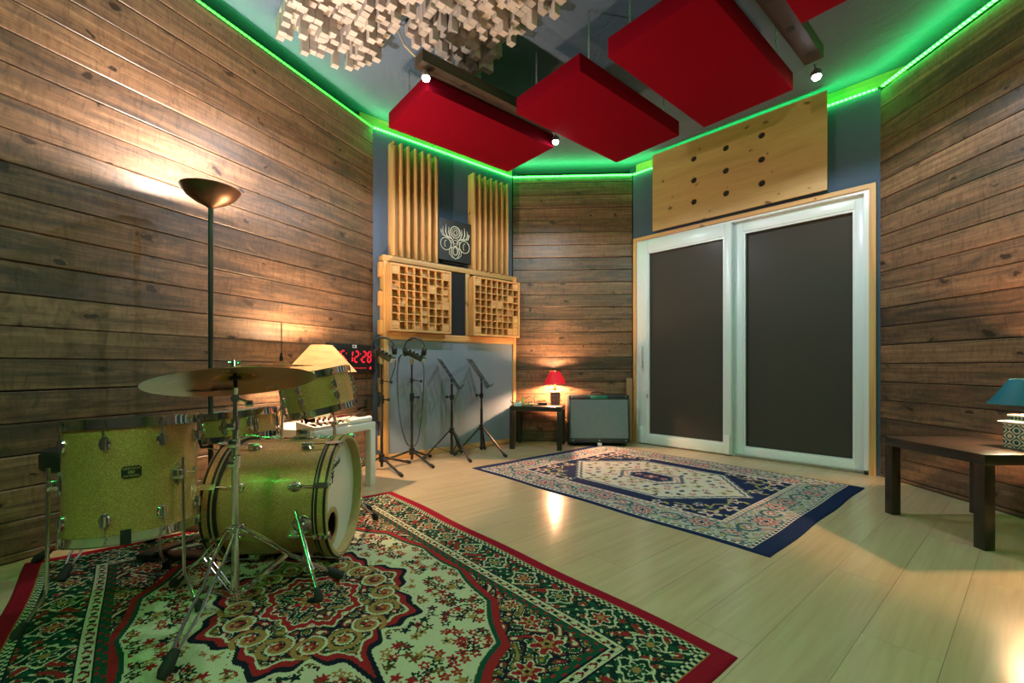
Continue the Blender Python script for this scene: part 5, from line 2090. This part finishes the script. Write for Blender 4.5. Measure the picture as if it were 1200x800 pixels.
def cymbal_mesh(R, bell=0.070, hb=0.026, drop=0.022, th=0.0012):
    up = [(0.007, hb)]
    for i in range(1, 7):
        q = i / 6
        up.append((0.007 + (bell - 0.007) * q, hb * math.cos(q * PI / 2) ** 0.8 if q < 1 else 0.0))
    for i in range(1, 9):
        q = i / 8
        up.append((bell + (R - bell) * q, -drop * q ** 1.35))
    dn = [(r, z - th) for r, z in up[::-1]]
    return MB().lathe(up + dn, 72, None, closed=True)


cy = cymbal_mesh(0.262).build('cymbal', M_CYM, None, Matrix.Translation(CS) @ CF @ Matrix.Translation((0, 0, 0.008)))
tag(cy, 'large tilted bronze cymbal with black script on its underside, on the chrome stand', 'cymbal')
tx = MB()
TB = frame((-0.075, 0.168, -0.0155), (0, 0.09, -1), (1, 0, 0))
tx.text('Zildjian', 0.052, TB, 0.0003, shear=0.3, sx=1.15, bold=0.0012)
tx.tube([(-0.115, -0.012, 0), (-0.17, -0.008, 0), (-0.10, -0.004, 0)], 0.0016, 5, TB)
tx.build('script_lettering', M_INK, cy, smooth=False)

# hi-hat
HH = Vector((-1.39, 2.65, 0))
hs = thing('hi_hat_stand', 'chrome hi-hat stand with a thin pull rod before the glowing lamp', 'stand', HH)
MB().cyl(0.0115, 0.06, 0.60, 14).build('base_tube', M_CHROME, hs)
MB().cyl(0.0085, 0.58, 0.845, 14).build('upper_tube', M_CHROME, hs)
MB().cyl(0.0030, 0.84, 1.125, 8).build('pull_rod', M_CHROME, hs)
MB().lathe([(0.011, 0.895), (0.011, 0.925), (0.007, 0.927), (0.007, 0.945)], 14).build('clutch', M_BLACK, hs)
for q in ((0.019, 0.57, 0.62), (0.022, 0.30, 0.33), (0.020, 0.845, 0.858)):
    MB().cyl(*q, 14).build('collar', M_CHROME, hs)
for a in (0.6, 2.5, -1.9):
    flat_leg(hs, 0.315, 0.09, (0.26 * math.cos(a), 0.26 * math.sin(a)))
pdl = MB().box(-0.30, -0.03, -0.035, 0.035, 0.002, 0.014)
pdl.bar((-0.30, 0, 0.018), (-0.04, 0, 0.075), 0.07, 0.008)
pdl.build('pedal', M_STAND, hs, smooth=False)
for z, flip, nm in ((0.862, -1, 'lower hi-hat cymbal facing up on the chrome stand'), (0.873, 1, 'upper hi-hat cymbal with the clutch above it')):
    c = cymbal_mesh(0.178, 0.05, 0.020, 0.009).build('hi_hat_cymbal', M_CYM, None, Matrix.Translation((HH.x, HH.y, z + (0.004 if flip > 0 else 0))) @ (Matrix() if flip > 0 else Matrix.Rotation(PI, 4, 'X')))
    tag(c, nm, 'cymbal')


def basket_stand(label, loc, zb, up, R, az, feet_r=0.24, fa=(0.3, 2.4, -1.8)):
    t = thing('snare_stand', label, 'stand', loc)
    zt = zb - loc[2]
    MB().cyl(0.0115, 0.05, zt * .6, 14).build('base_tube', M_CHROME, t)
    MB().cyl(0.0085, zt * .55, zt - 0.075, 14).build('upper_tube', M_CHROME, t)
    MB().cyl(0.02, 0.20, 0.225, 14).build('collar', M_CHROME, t)
    MB().cyl(0.018, zt * .58 - 0.02, zt * .58 + 0.02, 14).build('collar', M_CHROME, t)
    MB().sph((0, 0, zt - 0.075), 0.020, 12).build('basket_hub', M_CHROME, t)
    F = frame((0, 0, zt), up, (1, 0, 0))
    for i in range(3):
        a = az + 2 * PI * i / 3
        d = Vector((math.cos(a), math.sin(a), 0))
        arm = MB()
        e = F @ (d * (R + 0.014) + Vector((0, 0, -0.012)))
        arm.bar(Vector((0, 0, zt - 0.08)), F @ (d * (R * .55) + Vector((0, 0, -0.05))), 0.016, 0.004)
        arm.bar(F @ (d * (R * .5) + Vector((0, 0, -0.052))), e, 0.010, 0.005)
        o = arm.build('arm', M_CHROME, t)
        g = MB()
        g.tube([F @ (d * (R - 0.035) + Vector((0, 0, -0.019))), e, F @ (d * (R + 0.021) + Vector((0, 0, 0.028)))], 0.0085, 8)
        g.build('rubber_grip', M_RUBBER, o)
    for a in fa:
        flat_leg(t, 0.21, 0.06, (feet_r * math.cos(a), feet_r * math.sin(a)))
    return t


basket_stand('chrome basket stand that carries the snare drum', (-1.495, 2.43, 0.0), 0.466, UPS, 0.178, csn + 0.9)
basket_stand('chrome basket stand that cradles the tilted rack tom', (-0.985, 2.44, 0.0), 0.620, UPT, 0.165, cang + 1.15, 0.22, (0.9, 2.6, -2.6))

# throne behind the floor tom
th = thing('drum_throne', 'round black drum throne half hidden behind the floor tom', 'stool', (-1.865, 1.955, 0.0))
MB().lathe([(0.0, 0.425), (0.155, 0.425), (0.165, 0.435), (0.165, 0.49), (0.150, 0.508), (0.0, 0.514)], 40).build('seat', M_VINYL, th)
MB().cyl(0.016, 0.06, 0.425, 14).build('post', M_CHROME, th)
for a in (math.atan2(-0.03, -0.19), math.atan2(0.20, 0.12), math.atan2(-0.17, 0.06)):
    flat_leg(th, 0.20, 0.07, (0.215 * math.cos(a), 0.215 * math.sin(a)))

# bass pedal
bp = thing('bass_pedal', 'black bass drum pedal between the floor tom and the bass drum', 'pedal', rotz(BD_A, (-1.285, 1.99, 0.008)))
MB().box(-0.33, -0.01, -0.045, 0.045, 0.001, 0.012, c=0.002).build('base_plate', M_STAND, bp)
MB().bar((-0.32, 0, 0.022), (-0.07, 0, 0.105), 0.085, 0.010).build('foot_board', M_STAND, bp)
MB().box(-0.36, -0.29, -0.05, 0.05, 0.012, 0.034, c=0.004).build('heel_plate', M_STAND, bp)
fr_ = MB()
for q in (-1, 1):
    fr_.tube([(-0.03, q * 0.05, 0.012), (-0.03, q * 0.05, 0.225)], 0.008, 10)
fr_.tube([(-0.03, -0.06, 0.215), (-0.03, 0.06, 0.215)], 0.008, 10)
fr_.build('upright', M_CHROME, bp)
bt_ = MB().tube([(-0.03, 0.0, 0.215), (-0.075, 0.0, 0.33)], 0.004, 8)
bt_.cyl(0.022, -0.02, 0.02, 16, frame((-0.075, 0, 0.335), (0.92, 0, 0.38), (0, 1, 0)))
bt_.build('beater', M_PAPER, bp)
MB().bar((-0.052, 0, 0.205), (-0.075, 0, 0.105), 0.012, 0.005).build('chain', M_STEEL, bp)
